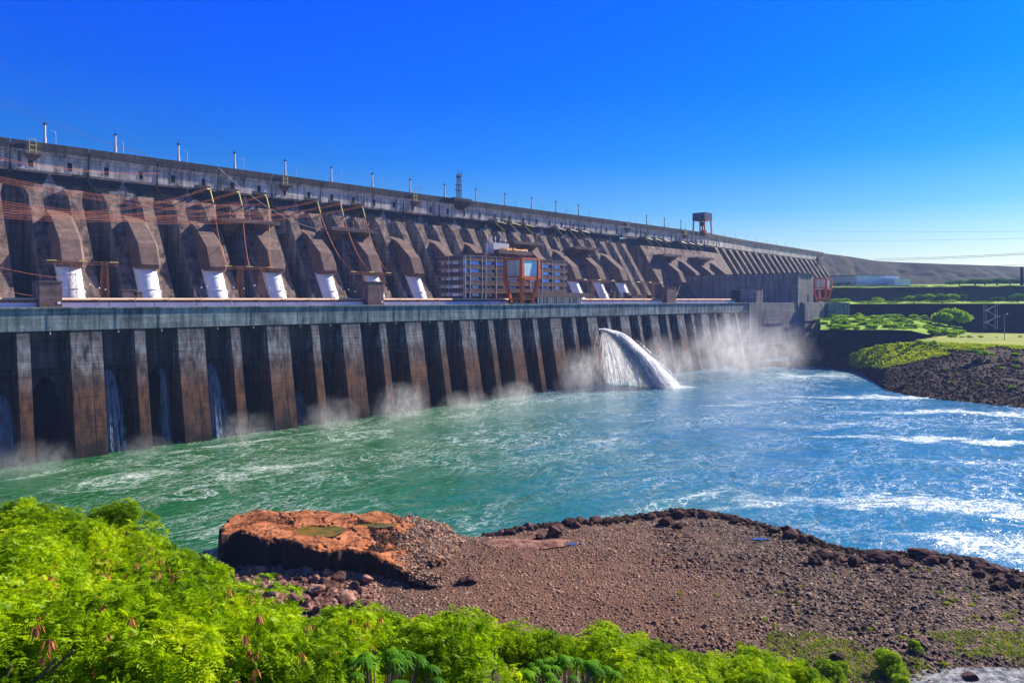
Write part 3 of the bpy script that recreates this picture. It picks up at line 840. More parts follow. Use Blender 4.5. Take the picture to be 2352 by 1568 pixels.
# ------------------------------------------------------------------ lattice portals, bushings on the deck
def portal(label, pxs, ybeam, Y, px_t, h_extra=0, ins=()):
    """pxs: left, right end of the beam in the photo's frame; px_t: tower positions"""
    xa, xb = atY(pxs[0], Y)[0], atY(pxs[1], Y)[0]
    zb = atY((pxs[0] + pxs[1]) / 2, Y, ybeam)[2]
    r = thing("lattice_portal", label, "lattice portal", ((xa + xb) / 2, Y, 51.0), "lattice portals on the deck")
    O = tuple(r.location)
    m = MB(O)
    n = max(4, int((xb - xa) / 2))
    for z in (zb, zb - 1.3):
        for y in (Y - .6, Y + .6): m.beam((xa, y, z), (xb, y, z), .14)
    for i in range(n):
        a = xa + (xb - xa) * i / n; b = xa + (xb - xa) * (i + 1) / n
        for y in (Y - .6, Y + .6): m.beam((a, y, zb), ((a + b) / 2, y, zb - 1.3), .1); m.beam(((a + b) / 2, y, zb - 1.3), (b, y, zb), .1)
    m.build("lattice_beam", m_rustlat, r)
    for p in px_t:
        x = atY(p, Y)[0]; m = MB(O)
        lattice(m, (x, Y, 51.0), zb - 51.0, 3.0, 1.9, 6, .075); m.build("lattice_tower", m_rustlat, r)
    for f in (.08, .5, .92):
        x = xa + (xb - xa) * f; m = MB(O); m.tube([(x - 1.6, Y - .8, zb - .1), (x + 1.6, Y - .8, zb - .1)], .22, 6); m.build("insulator", m_yellow, r)
    return xa, xb, zb
PORT = []
PORT.append(portal("rusty lattice portal spanning the two leftmost penstocks", (103, 273), 600, 318, (168, 240)))
PORT.append(portal("rusty lattice portal before the third and fourth penstocks", (512, 628), 612, 318, (551, 601)))
PORT.append(portal("rusty lattice portal before the kiosk near the photo's middle", (802, 898), 625, 318, (838, 878)))
PORT.append(portal("faint lattice portal right of the office block", (1336, 1412), 643, 318, (1360, 1385)))
PORT.append(portal("faint lattice portal before the blank hall wall", (1459, 1522), 648, 318, (1481, 1500)))
bush = None; bi = 0
for grp, pxs in ((0, (227, 241, 205)), (1, (462, 475, 500, 525, 536, 560, 584, 618, 645)), (2, (754, 768, 783, 800, 815, 826, 866, 886)), (3, (1375, 1392, 1404)), (4, (1512, 1540, 1553))):
    for px in pxs:
        Y = 300 + random.uniform(-4, 6); x = atY(px, Y)[0]
        if bush is None:
            bush = thing("post_insulator", "", "insulator post", (x, Y, 51.0), "insulator posts on the powerhouse deck")
            m = MB(); m.box(-.7, .7, -.7, .7, 0, .9); m.build("base", m_deck, bush)
            m = MB(); m.tube([(0, 0, .9)] + [(0, 0, .9 + .28 * i + (.14 if j else 0)) for i in range(14) for j in (0, 1)], [.2] + [.3 if j else .18 for i in range(14) for j in (0, 1)], 8); m.build("porcelain", m_porcelain, bush)
            m = MB(); m.tube([(0, 0, 4.9), (0, 0, 5.5)], .38, 8); m.build("cap", m_whiterib, bush)
            o = bush
        else:
            o = copy_tree(bush); o.location = (x, Y, 51.0)
        s = random.uniform(.7, 1.25); o.scale = (1, 1, s)
        o["label"] = ["insulator post between the two leftmost penstocks", "insulator post on the deck by the third to fifth penstocks", "insulator post on the deck left of the office block", "insulator post right of the office block", "insulator post before the blank hall wall"][grp]
        bi += 1

# ------------------------------------------------------------------ conductors
def cat(p, q, sag, n=18):
    return [(p[0] + (q[0] - p[0]) * t, p[1] + (q[1] - p[1]) * t, p[2] + (q[2] - p[2]) * t - 4 * sag * t * (1 - t)) for t in [i / n for i in range(n + 1)]]
def line(name, label, p, q, sag, r, mat, sub=1, gap=.5, group=None, n=18):
    m = MB(p)
    for i in range(sub):
        dz = (i - (sub - 1) / 2) * gap
        m.tube([(a, b, c + dz) for a, b, c in cat(p, q, sag, n)], r, 4)
    o = m.build(name, mat); o.location = p
    return tag(o, label, "power line", group)
for i, (x, y, z, xc, q) in enumerate(ARMS):
    nm = ["first", "second", "third"][int(q // 17 + 1)]
    pl = {181: "third penstock's platform", 250: "fifth penstock's platform", 413: "platform above the office block", 489: "platform right of the office block", 629: "first platform above the hall wall", 697: "second platform above the hall wall"}[xc]
    # yellow strings: one horizontal, one hanging
    o = thing("insulator_string", "pale yellow insulator string, %s above the %s" % (nm, pl), "insulator string", (x, y, z), "yellow insulator strings below the crest wall")
    m = MB((x, y, z)); m.tube([(x, y, z + 1.2), (x - 5.2, y - 9, z - .2)] if xc < 300 else [(x, y, z + 1), (x + 9, y - 1.5, z - .4)], .34, 6); m.build("tension_string", m_yellow, o)
    m = MB((x, y, z)); m.tube([(x, y - .6, z + .6), (x + 1.4, y - 1.6, z - 6.4)] if xc < 300 else [(x - 3, y - 1, z), (x + 1, y - 7, z - 7)], .38, 6); m.build("hanging_string", m_yellow, o)
    if xc < 300:
        ends = {181: (0, 452), 250: (0, 430)}[xc]
        far = atD(-420, ends[1] - 40 + 14 * (q / 17), 250)
        line("power_line", "orange lit conductor bundle sweeping left from the %s insulator above the %s" % (nm, pl), (x - 5.2, y - 9, z - .2), far, 14.0, .045, m_cable, 2, .8, "orange lit conductors over the dam face", 26)
        P = PORT[1] if xc == 181 else PORT[2]
        f = {-17.0: .08, 0.0: .5, 17.0: .92}[q]
        line("power_line", "orange conductor dropping from the %s insulator above the %s to the lattice portal" % (nm, pl), (x + 1.4, y - 1.6, z - 6.4), (P[0] + (P[1] - P[0]) * f, 317, P[2]), 6.0, .085, m_cable, 2, .6, "orange lit conductors over the dam face")
for i, (ya, yb, xb) in enumerate(((392, 470, 600), (405, 492, 700), (345, 395, 420), (520, 640, 200), (600, 690, 260))):
    p = atD(-420, ya - 90, 240); q = atD(xb, yb, [400, 400, 405, 330, 330][i])
    line("power_line", ["upper orange cable crossing the second buttress", "orange cable crossing below the crest at the left", "uppermost orange cable meeting the crest at the left", "faint rusty cable falling towards the leftmost lattice portal", "lowest rusty cable by the leftmost penstock"][i], p, q, 8, .045, m_cable, 2 if i < 3 else 1, .7, "orange lit conductors over the dam face")
p1 = atY(560, 398, 432); p2 = atY(975, 398, 548)
line("ground_wire", "pale thin wire looping low across the dam face in mid photo", atD(504, 387, 396), atD(912, 506, 470), 20, .11, m_steel, 1, n=30)
for i, (ax_, ay, bx, by, da, db) in enumerate(((0, 213, 330, 352, 330, 420), (0, 222, 342, 356, 330, 420), (0, 232, 352, 360, 330, 420), (85, -40, 560, 362, 300, 520), (0, 40, 430, 330, 300, 480), (0, 130, 330, 326, 300, 450), (-20, 290, 75, 330, 300, 380))):
    line("power_line", "thin dark wire crossing the sky at upper left, %s of seven" % ORD[i], atD(ax_ - (bx - ax_) * .3, ay - (by - ay) * .3, da), atD(bx, by, db), 3, .07, m_wire, 1, group="thin wires across the left sky")
for i, (ya, yb, dep, xl) in enumerate(((598, 580, 700, 2000), (594, 577, 700, 2010), (614, 604, 800, 2100), (552, 548, 700, 1850), (530, 534, 700, 1850))):
    line("power_line", "thin dark wire over the far embankment at right, %s of five" % ORD[i], atD(xl, ya, dep + 500), atD(2500, yb - 5, dep), 2, .22 if i < 3 else .09, m_wire, 1, group="thin wires at the right horizon")

# ================================================================== WATER
def M_water():
    t = NT("river water")
    g = t.n("ShaderNodeNewGeometry").outputs["Position"]
    s = t.n("ShaderNodeSeparateXYZ"); t.l(g, s.inputs[0])
    # turbid, aerated green near the turbines; sky's blue reflection painted in towards the right
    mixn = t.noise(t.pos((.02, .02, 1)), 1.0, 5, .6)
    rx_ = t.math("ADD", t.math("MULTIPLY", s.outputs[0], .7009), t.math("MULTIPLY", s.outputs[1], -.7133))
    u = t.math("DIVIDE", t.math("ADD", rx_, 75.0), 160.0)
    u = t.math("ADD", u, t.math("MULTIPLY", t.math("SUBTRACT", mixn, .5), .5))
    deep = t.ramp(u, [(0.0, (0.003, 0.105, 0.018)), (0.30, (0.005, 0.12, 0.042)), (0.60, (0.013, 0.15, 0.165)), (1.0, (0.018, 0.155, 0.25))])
    # foam filaments: warped ridged noise
    def ridges(scale, dist, w, rot=0.5, stretch=(1, 1, 1)):
        v = t.pos(tuple(scale * q for q in stretch), rot=(0, 0, rot))
        n = t.noise(v, 1.0, 5, .55, dist)
        a = t.math("ABSOLUTE", t.math("SUBTRACT", n, .5))
        return t.ramp(a, [(0.0, 1.0), (w * .35, .75), (w, 0.0)])
    r1 = ridges(.045, 1.6, .028, stretch=(1, 1.8, 1), rot=-.25)
    r2 = ridges(.10, 1.5, .032, stretch=(1, 2.0, 1), rot=.5)
    r3 = ridges(.28, 1.2, .055, stretch=(1, 2.2, 1), rot=.7)
    area = t.noise(t.pos((.016, .03, 1), rot=(0, 0, -.2)), 1.0, 3, .6)
    am = t.ramp(area, [(0.40, 0.0), (0.62, 1.0)])
    foam = t.math("ADD", t.math("MULTIPLY", r1, .8), t.math("MULTIPLY", r2, .75))
    foam = t.math("ADD", foam, t.math("MULTIPLY", r3, .25))
    foam = t.math("MULTIPLY", foam, t.math("ADD", .16, t.math("MULTIPLY", am, .95)))
    # where the current breaks: patches (eddy in front of the left piers, band along the shingle, right bank)
    wrp = t.math("SUBTRACT", t.noise(t.pos((.03, .03, 1)), 1.0, 4, .6), .5)
    def patch(cx, cy, rx, ry, rot=0.0, k=1.0, wa=0.0):
        ax = t.math("SUBTRACT", s.outputs[0], cx); ay = t.math("SUBTRACT", s.outputs[1], cy)
        c, d = math.cos(rot), math.sin(rot)
        px = t.math("ADD", t.math("MULTIPLY", ax, c / rx), t.math("MULTIPLY", ay, d / rx))
        py = t.math("ADD", t.math("MULTIPLY", ay, c / ry), t.math("MULTIPLY", ax, -d / ry))
        if wa: py = t.math("ADD", py, t.math("MULTIPLY", wrp, wa * 3.2))
        q = t.math("ADD", t.math("MULTIPLY", px, px), t.math("MULTIPLY", py, py))
        return t.math("MULTIPLY", t.math("SUBTRACT", 1.0, q, clamp=True), k, clamp=True)
    PT = []; PR = []
    for (dx, dy, rx, ry, rot, k) in WPATCH:
        w = atZ(dx, dy, 0); PT.append(patch(w[0], w[1], rx, ry, rot, k))
    for (dx, dy, rx, ry, rot, k) in RAPID:
        w = atZ(dx, dy, 0); PR.append(patch(w[0], w[1], rx, ry * 1.0, rot - .06, k, 1.7))
    rap = t.noise(t.pos((.06, .22, 1), rot=(0, 0, .74)), 1.0, 7, .72, 2.6)
    pr = PR[0]
    for q in PR[1:]: pr = t.math("MAXIMUM", pr, q)
    rapf = t.ramp(t.math("ADD", rap, t.math("MULTIPLY", pr, .20)), [(.66, 0.0), (.74, 1.0)])
    # eddies: foam drawn into spirals
    ed = None
    for (dx, dy, rad, ph_) in EDDY:
        w = atZ(dx, dy, 0)
        ax = t.math("SUBTRACT", s.outputs[0], w[0]); ay = t.math("SUBTRACT", s.outputs[1], w[1])
        wob = t.noise(t.pos((.07, .09, 1)), 1.0, 6, .65, 1.0)
        rr_ = t.math("ADD", t.math("SQRT", t.math("ADD", t.math("MULTIPLY", ax, ax), t.math("MULTIPLY", t.math("MULTIPLY", ay, ay), 1.5))), t.math("MULTIPLY", t.math("SUBTRACT", wob, .5), rad * 1.2))
        an = t.math("ARCTAN2", ay, ax)
        sn = t.math("SINE", t.math("ADD", t.math("ADD", t.math("MULTIPLY", rr_, 13.0 / rad), t.math("MULTIPLY", an, 2.0)), ph_))
        ln_ = t.ramp(t.math("ABSOLUTE", t.math("SUBTRACT", sn, .75)), [(0.0, 1.0), (.30, 0.0)])
        fade = t.math("MULTIPLY", t.math("SUBTRACT", 1.0, t.math("DIVIDE", rr_, rad), clamp=True), 2.2, clamp=True)
        e_ = t.math("MULTIPLY", ln_, fade)
        ed = e_ if ed is None else t.math("MAXIMUM", ed, e_)
    pz = PT[0]
    for q in PT[1:]: pz = t.math("MAXIMUM", pz, q)
    pz = t.math("MAXIMUM", pz, t.math("MULTIPLY", pr, .45), clamp=True)
    pf = t.math("MULTIPLY", pz, t.math("ADD", t.math("ADD", t.math("MULTIPLY", r1, 1.1), t.math("MULTIPLY", r2, 1.0)), t.math("MULTIPLY", r3, .55)))
    foam = t.math("MAXIMUM", t.math("MULTIPLY", foam, .5), pf, clamp=True)
    r5 = ridges(.05, 2.6, .030, stretch=(1, 1.7, 1), rot=.62)
    r6 = ridges(.14, 2.2, .036, stretch=(1, 1.7, 1), rot=.55)
    r7 = ridges(.38, 1.6, .06, stretch=(1, 1.7, 1), rot=.6)
    an_ = t.noise(t.pos((.035, .09, 1), rot=(0, 0, .72)), 1.0, 5, .65, 1.2)
    prm = t.ramp(t.math("ADD", pr, t.math("MULTIPLY", t.math("SUBTRACT", an_, .5), 3.0)), [(.30, 0.0), (.95, 1.0)])
    foam = t.math("MAXIMUM", foam, t.math("MULTIPLY", prm, t.math("ADD", t.math("MAXIMUM", r5, r6), t.math("MULTIPLY", r7, .6))), clamp=True)
    lace = t.noise(t.pos((.9, 1.6, 1), rot=(0, 0, -.2)), 1.0, 4, .7)
    foam = t.math("MAXIMUM", foam, t.math("MULTIPLY", ed, t.ramp(mixn, [(.42, .25), (.56, .9)])), clamp=True)
    foam = t.math("MAXIMUM", foam, rapf, clamp=True)
    foam = t.math("MULTIPLY", foam, t.ramp(lace, [(.38, .25), (.58, 1.0)]), clamp=True)
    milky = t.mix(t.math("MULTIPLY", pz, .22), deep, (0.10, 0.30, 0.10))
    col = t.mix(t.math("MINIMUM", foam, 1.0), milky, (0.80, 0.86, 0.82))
    # ripples
    b1 = t.noise(t.pos((.22, .34, 1), rot=(0, 0, -.3)), 1.0, 3, .55, .6)
    b2 = t.noise(t.pos((.9, 1.5, 1), rot=(0, 0, -.3)), 1.0, 4, .6, .3)
    b3 = t.noise(t.pos((.05, .07, 1)), 1.0, 2, .5, .8)
    h = t.math("ADD", t.math("ADD", t.math("MULTIPLY", b1, 1.3), t.math("MULTIPLY", b2, .24)), t.math("MULTIPLY", b3, 3.0))
    nrm = t.bump(h, .5, 1.0)
    p = t.principled(col, t.ramp(foam, [(0.0, .13), (1.0, .7)]), nrm, spec=.5)
    p.inputs["IOR"].default_value = 1.33
    return t.end(p)
WPATCH = [(290, 1100, 20, 12, -.2, .5), (820, 1000, 40, 8, .1, .35), (1250, 1050, 50, 10, -.2, .35), (1560, 1150, 40, 5, -.2, .6),
          (1850, 870, 60, 26, -.3, .5), (1850, 940, 60, 14, -.5, .35), (200, 1070, 30, 5, .1, .4)]
EDDY = [(620, 1072, 27, 0.0), (390, 1055, 19, 2.0), (265, 1105, 17, 4.0), (820, 1000, 20, 1.0), (1010, 1060, 18, 3.0), (450, 1130, 14, 5.0)]
RAPID = [(2050, 1150, 50, 9, -.86, .95), (2330, 1175, 34, 8, -.86, 1.0), (2210, 1235, 26, 7, -.86, .9), (2340, 1270, 16, 6, -.86, .9), (1720, 1160, 34, 4, -.6, .7), (2260, 1010, 80, 7, -.86, 1.0), (2300, 950, 90, 8, -.86, 1.0),
         (2150, 912, 110, 9, -.80, 1.1), (1850, 862, 50, 16, -.4, .9), (1800, 925, 70, 12, -.6, .6), (2000, 975, 80, 8, -.8, .6), (2150, 1060, 60, 5, -.86, .55), (1530, 888, 22, 8, -.8, 1.3), (1000, 930, 60, 3.5, 0.0, .5), (500, 1022, 50, 3.0, 0.0, .6), (620, 1075, 24, 9, -.2, .75), (300, 1095, 22, 7, -.1, .6), (880, 1010, 30, 6, 0.0, .4)]
def make_water():
    nx, ny = 2, 2
    V = np.array([(-400, -900, 0), (2600, -900, 0), (2600, 400, 0), (-400, 400, 0)], dtype=float)
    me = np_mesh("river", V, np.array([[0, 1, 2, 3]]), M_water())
    o = link("river", me); tag(o, kind="structure")
make_water()

def M_spray(name, col=(.92, .95, 1.0), a0=.42, a1=.7, alpha=.9, sc=(1.2, 1.2, .25), trans=.35):
    t = NT(name)
    n = t.noise(t.pos(sc), 1.0, 5, .7)
    f = t.ramp(n, [(a0, 0.0), (a1, alpha)])
    d = t.n("ShaderNodeBsdfDiffuse"); d.inputs[0].default_value = (*col, 1)
    tr = t.n("ShaderNodeBsdfTranslucent"); tr.inputs[0].default_value = (*col, 1)
    m1 = t.n("ShaderNodeMixShader"); m1.inputs[0].default_value = trans; t.l(d.outputs[0], m1.inputs[1]); t.l(tr.outputs[0], m1.inputs[2])
    tp = t.n("ShaderNodeBsdfTransparent")
    m2 = t.n("ShaderNodeMixShader"); t.l(f, m2.inputs[0]); t.l(tp.outputs[0], m2.inputs[1]); t.l(m1.outputs[0], m2.inputs[2])
    return t.end(m2)
m_spray = M_spray("white water", col=(.97, .98, 1.0), a0=.42, a1=.60, alpha=.9, trans=.75, sc=(1.1, 1.1, .14))
m_fall = M_spray("shaded falling water", col=(.55, .75, 1.0), a0=.44, a1=.75, alpha=.30, trans=.4)

def strands(name, paths, r0, mat):
    """many tapering water strands merged in one body of falling water"""
    Vs = []; Fs = []; b = 0; n = 4
    for pts, r in paths:
        P = np.array(pts); L = len(P)
        T = np.gradient(P, axis=0); T /= np.linalg.norm(T, axis=1)[:, None] + 1e-9
        side = np.cross(T, (0, 0, 1.0)); side /= np.linalg.norm(side, axis=1)[:, None] + 1e-9
        up = np.cross(side, T)
        rr = r * (0.5 + 1.0 * np.linspace(0, 1, L))
        ring = np.stack([P + (side * math.cos(a) + up * math.sin(a)) * rr[:, None] for a in (0, math.pi / 2, math.pi, 3 * math.pi / 2)], axis=1)
        Vs.append(ring.reshape(-1, 3))
        for i in range(L - 1):
            for j in range(4):
                k = (j + 1) % 4
                Fs.append((b + i * 4 + j, b + i * 4 + k, b + (i + 1) * 4 + k, b + (i + 1) * 4 + j))
        b += L * 4
    return np_mesh(name, np.concatenate(Vs), np.array(Fs), mat, smooth=True)

def jet():
    x0, y0, z0 = 342.2, 261.5, 32.8
    paths = []; rj = random.Random(3)
    sheets = [(.97, .055, 620, .9), (.88, .06, 420, .9), (.78, .05, 220, 1.0), (.66, .05, 150, .8), (.52, .06, 120, .7), (.38, .07, 110, .6), (.24, .07, 100, .6), (.10, .05, 90, .6)]
    for v0, dv, n, w in sheets:
        clumps = [(rj.gauss(0, 1), rj.uniform(-.7, .7), rj.random() * .5, rj.uniform(0, 6), rj.uniform(5, 13), rj.uniform(.3, 1.5)) for _ in range(12)]
        for i in range(n):
            c = rj.choice(clumps)
            v = v0 + rj.gauss(0, dv) + c[1] * dv * 2; side = c[0] * .8 + rj.gauss(0, .35)
            t0 = c[2] * rj.random(); t1 = rj.uniform(.75, 1.0) if rj.random() < .4 else 1.0
            if rj.random() < .55: t0 = rj.random() ** .7 * .85; t1 = min(1.0, t0 + rj.uniform(.10, .28))
            wob = [rj.gauss(0, 1.0 if t1 - t0 < .3 else .6) * 1.3 for _ in range(4)]; ph = rj.uniform(0, 6)
            pts = []
            for k in range(15):
                t = t0 + (t1 - t0) * k / 14
                pts.append((x0 + 11 * v * t * t + side * (.7 + 2.4 * t) + wob[0] * t * t * 1.6,
                            y0 - 41 * v * t - 1.5 * (1 - v) + wob[1] * t * t * 1.4,
                            z0 + 2.2 * v * t - (z0 + 2.2 * v) * t * t + c[5] * math.sin(c[4] * t + c[3]) * min(1, t * 2.5) + wob[2] * t * .9 + .35 * math.sin(9 * t + ph) * t + rj.gauss(0, .25) * (1 - t)))
            paths.append((pts, rj.uniform(.05, .26) * w))
    o = link("water_jet", strands("water_jet", paths, .2, m_spray))
    tag(o, "white jet of water arching out from the pier row into the river", "water jet")
jet()
def fall(label, px, pytop, X=None, spread=2.2, throw=7, n=90, ytop=270.0):
    p = atY(px, ytop, pytop)
    paths = []
    for i in range(n):
        u0 = random.uniform(0, .7) if random.random() < .6 else 0; u1 = min(1, u0 + random.uniform(.2, .5)) if u0 else 1; side = random.gauss(0, .45) ; v = random.random(); j = random.gauss(0, .3)
        pts = [(p[0] + side * (1 + spread * t), ytop - throw * v * t * 1.3, p[2] + j - (p[2]) * t ** 1.7) for t in [u0 + (u1 - u0) * k / 9 for k in range(10)]]
        paths.append((pts, random.uniform(.08, .3)))
    o = link("waterfall", strands("waterfall", paths, .2, m_fall)); tag(o, label, "waterfall", "thin falls between the piers")
fall("blue shaded fall of water between the first and second wide piers", 247, 850, n=160, throw=9, spread=3.2)
fall("faint thin fall of water between the second pair of piers", 372, 842, n=60, throw=6, spread=2.5)
fall("blue shaded fall of water right of the second wide pier", 482, 838, n=150, throw=10, spread=3.5)
fall("blue shaded water sheet at the photo's left edge", 2, 905, n=140, throw=9, spread=3.0)
fall("narrow blue fall right of the photo's centre, left of the jet", 1258, 765, n=40, throw=3, spread=.6)
fall("small blue fall right of the third wide pier", 682, 900, n=60, throw=9, spread=3.0)

g = np.random.default_rng(61); n = 9000
v = np.where(g.random(n) < .6, g.normal(.98, .05, n), g.uniform(.1, 1.0, n)); tt = g.random(n) ** .7; sg = .25 + 2.0 * tt
P = np.stack([342.2 + 11 * v * tt ** 2 + g.normal(0, 1, n) * (.8 + 2.4 * tt), 261.5 - 41 * v * tt - np.abs(g.normal(0, 1, n)) * sg * .9, 32.8 + 2.2 * v * tt - (32.8 + 2.2 * v) * tt ** 2 + g.normal(0, .7, n) * sg], 1)
P = P[P[:, 2] > .1]
SPRAY_PTS = P
# mist: clouds of spray as real volumes
def M_mist(name, dens, sc=.11, lo=.44, hi=.70, col=(.97, .97, 1.0)):
    t = NT(name)
    tc_ = t.n("ShaderNodeTexCoord").outputs["Object"]
    ln = t.n("ShaderNodeVectorMath", operation="LENGTH"); t.l(tc_, ln.inputs[0])
    n = t.noise(t.pos((sc, sc, sc * .7)), 1.0, 5, .62, 1.0)
    n2 = t.noise(t.pos((sc * 2.6, sc * 2.6, sc * 1.6)), 1.0, 4, .65, 1.5)
    rad = t.math("ADD", ln.outputs["Value"], t.math("MULTIPLY", t.math("SUBTRACT", n, .5), 1.1))
    fall_ = t.ramp(rad, [(0.10, 1.0), (0.45, .40), (0.80, 0.0)])
    edge = t.ramp(ln.outputs["Value"], [(.8, 1.0), (.99, 0.0)])
    f = t.math("MULTIPLY", t.math("MULTIPLY", fall_, edge), t.ramp(n2, [(lo, 0.12), (hi, 1.0)]))
    v = t.n("ShaderNodeVolumePrincipled"); v.inputs["Color"].default_value = (*col, 1)
    v.inputs["Anisotropy"].default_value = .35
    t.l(t.math("MULTIPLY", f, dens), v.inputs["Density"])
    t.l(v.outputs[0], t.out.inputs["Volume"])
    return t.mat
MISTS = {}
def ico(name):
    if name in MISTS: return MISTS[name]
    import bmesh
    bm = bmesh.new(); bmesh.ops.create_icosphere(bm, subdivisions=3, radius=1.0)
    me = bpy.data.meshes.new(name); bm.to_mesh(me); bm.free(); MISTS[name] = me
    return me
def mist(label, c, r, dens, sc=.11):
    me = ico("mist").copy(); me.materials.append(M_mist("mist", dens, sc))
    o = link("mist", me); o.location = c; o.scale = r
    tag(o, label, "mist", "clouds of spray above the tailwater", "stuff")
def atf(px, dy=6): 
    p = atY(px, 262); return p[0]
mist("tall pale cloud of spray right of the white jet", (440, 228, 14), (66, 34, 40), .052, .055)
mist("thin spray drifting off the tall cloud's right side", (505, 222, 12), (50, 34, 30), .035, .05)
for i, (q, rr_, dn) in enumerate(((.12, 2.6, .5), (.28, 4.2, .55), (.45, 5.2, .6), (.62, 6.0, .6), (.78, 6.8, .6), (.92, 7.6, .6), (.98, 9.0, .35))):
    mist("white spume torn off the jet, %s from its mouth" % ORD[i], (342.2 + 11 * q * q, 261.5 - 40 * q, max(1.0, 33 - 33 * q * q + 2.2 * q - rr_ * .3)), (rr_ * .9, rr_ * 1.25, rr_), dn, .42)
mist("white splash where the jet meets the river", (352, 222, 0), (14, 22, 5.5), .35, .30)
mist("white spray falling beneath the jet", (346, 243, 13), (6, 17, 17), .16, .22)
mist("spray cloud between the piers left of the white jet", (306, 244, 8), (30, 14, 22), .12, .09)
mist("spray puff at the piers below the photo's middle", (252, 246, 2), (20, 11, 11), .13, .13)
mist("spray puff at the foot of the fourth wide pier", (184, 247, 2), (19, 13, 19), .15, .12)
mist("low spray at the fifth wide pier", (219, 247, 1), (22, 10, 10), .13, .13)
mist("spray puff at the foot of the third wide pier", (150, 248, 1), (17, 11, 15), .13, .14)
mist("spray puff at the foot of the second wide pier", (114, 249, 1), (15, 10, 13), .12, .15)
mist("spray at the foot of the first wide pier", (80, 250, 0), (13, 9, 9), .10, .16)
mist("spray by the water at the photo's left edge", (48, 247, 1), (18, 13, 11), .12, .14)
mist("veil of spray round the white jet", (356, 226, 10), (24, 32, 26), .07, .10)
mist("low veil of spray drifting over the river in mid photo", (230, 222, 0), (130, 30, 9), .022, .05)

# ================================================================== NEAR SHORE
def seg_dist(px, py, poly):
    d = np.full(px.shape, 1e9)
    inside = np.zeros(px.shape, bool)
    n = len(poly)
    for i in range(n):
        ax, ay = poly[i]; bx, by = poly[(i + 1) % n]
        vx, vy = bx - ax, by - ay
        t = np.clip(((px - ax) * vx + (py - ay) * vy) / (vx * vx + vy * vy + 1e-9), 0, 1)
        d = np.minimum(d, np.hypot(px - ax - vx * t, py - ay - vy * t))
        c = ((ay > py) != (by > py)) & (px < (bx - ax) * (py - ay) / (by - ay + 1e-12) + ax)
        inside ^= c
    return np.where(inside, d, -d)
SHORE_PX = [(430, 1345), (470, 1318), (520, 1290), (640, 1230), (760, 1215), (900, 1215), (1000, 1212), (1040, 1222), (1085, 1232), (1130, 1230), (1190, 1216), (1300, 1205), (1400, 1196), (1500, 1182), (1560, 1174), (1620, 1178), (1700, 1195), (1760, 1212),
            (1830, 1225), (1900, 1254), (1960, 1268), (2050, 1272), (2130, 1276), (2200, 1282), (2290, 1305), (2352, 1322), (2650, 1400), (2900, 1900), (2352, 2600), (1200, 2600), (300, 2300), (380, 1500)]
SHORE = [atZ(x, y, .6)[:2] for x, y in SHORE_PX]
RED_C = atZ(1250, 1330, 2.5)
POOLS = [(atZ(2290, 1556, 2.2)[:2], (15, 3.6), -.8)]
def beach_z(x, y):
    d = seg_dist(x, y, SHORE)
    z = np.where(d > 0, .35 + 2.1 * (1 - np.exp(-d / 5.0)), d * .35)
    z = z + fbm(x * .06, y * .06) * .7 * np.clip(d / 6, 0, 1) + fbm(x * .5, y * .5, 3.3) * .16
    for (c, (a, b), rot) in POOLS:
        cx, cy = c; u = (x - cx) * math.cos(rot) + (y - cy) * math.sin(rot); v = -(x - cx) * math.sin(rot) + (y - cy) * math.cos(rot)
        q = (u / a) ** 2 + (v / b) ** 2
        z = np.where(q < 1.6, np.minimum(z, 1.55 + .6 * np.clip(q, 0, 1.6)), z)
    return np.maximum(z, -3.0)
def grid_mesh(name, x0, x1, y0, y1, st, fz, mat, smooth=True, mask=None):
    nx = int((x1 - x0) / st) + 1; ny = int((y1 - y0) / st) + 1
    xs, ys = np.meshgrid(np.linspace(x0, x1, nx), np.linspace(y0, y1, ny))
    zs = fz(xs, ys)
    V = np.stack([xs.ravel(), ys.ravel(), zs.ravel()], 1)
    i = np.arange((nx - 1) * (ny - 1)); r = i // (nx - 1); c = i % (nx - 1); a = r * nx + c
    F = np.stack([a, a + 1, a + nx + 1, a + nx], 1)
    if mask is not None:
        mk = mask(xs, ys, zs).ravel(); F = F[mk[F].any(axis=1)]
    return np_mesh(name, V, F, mat, smooth)
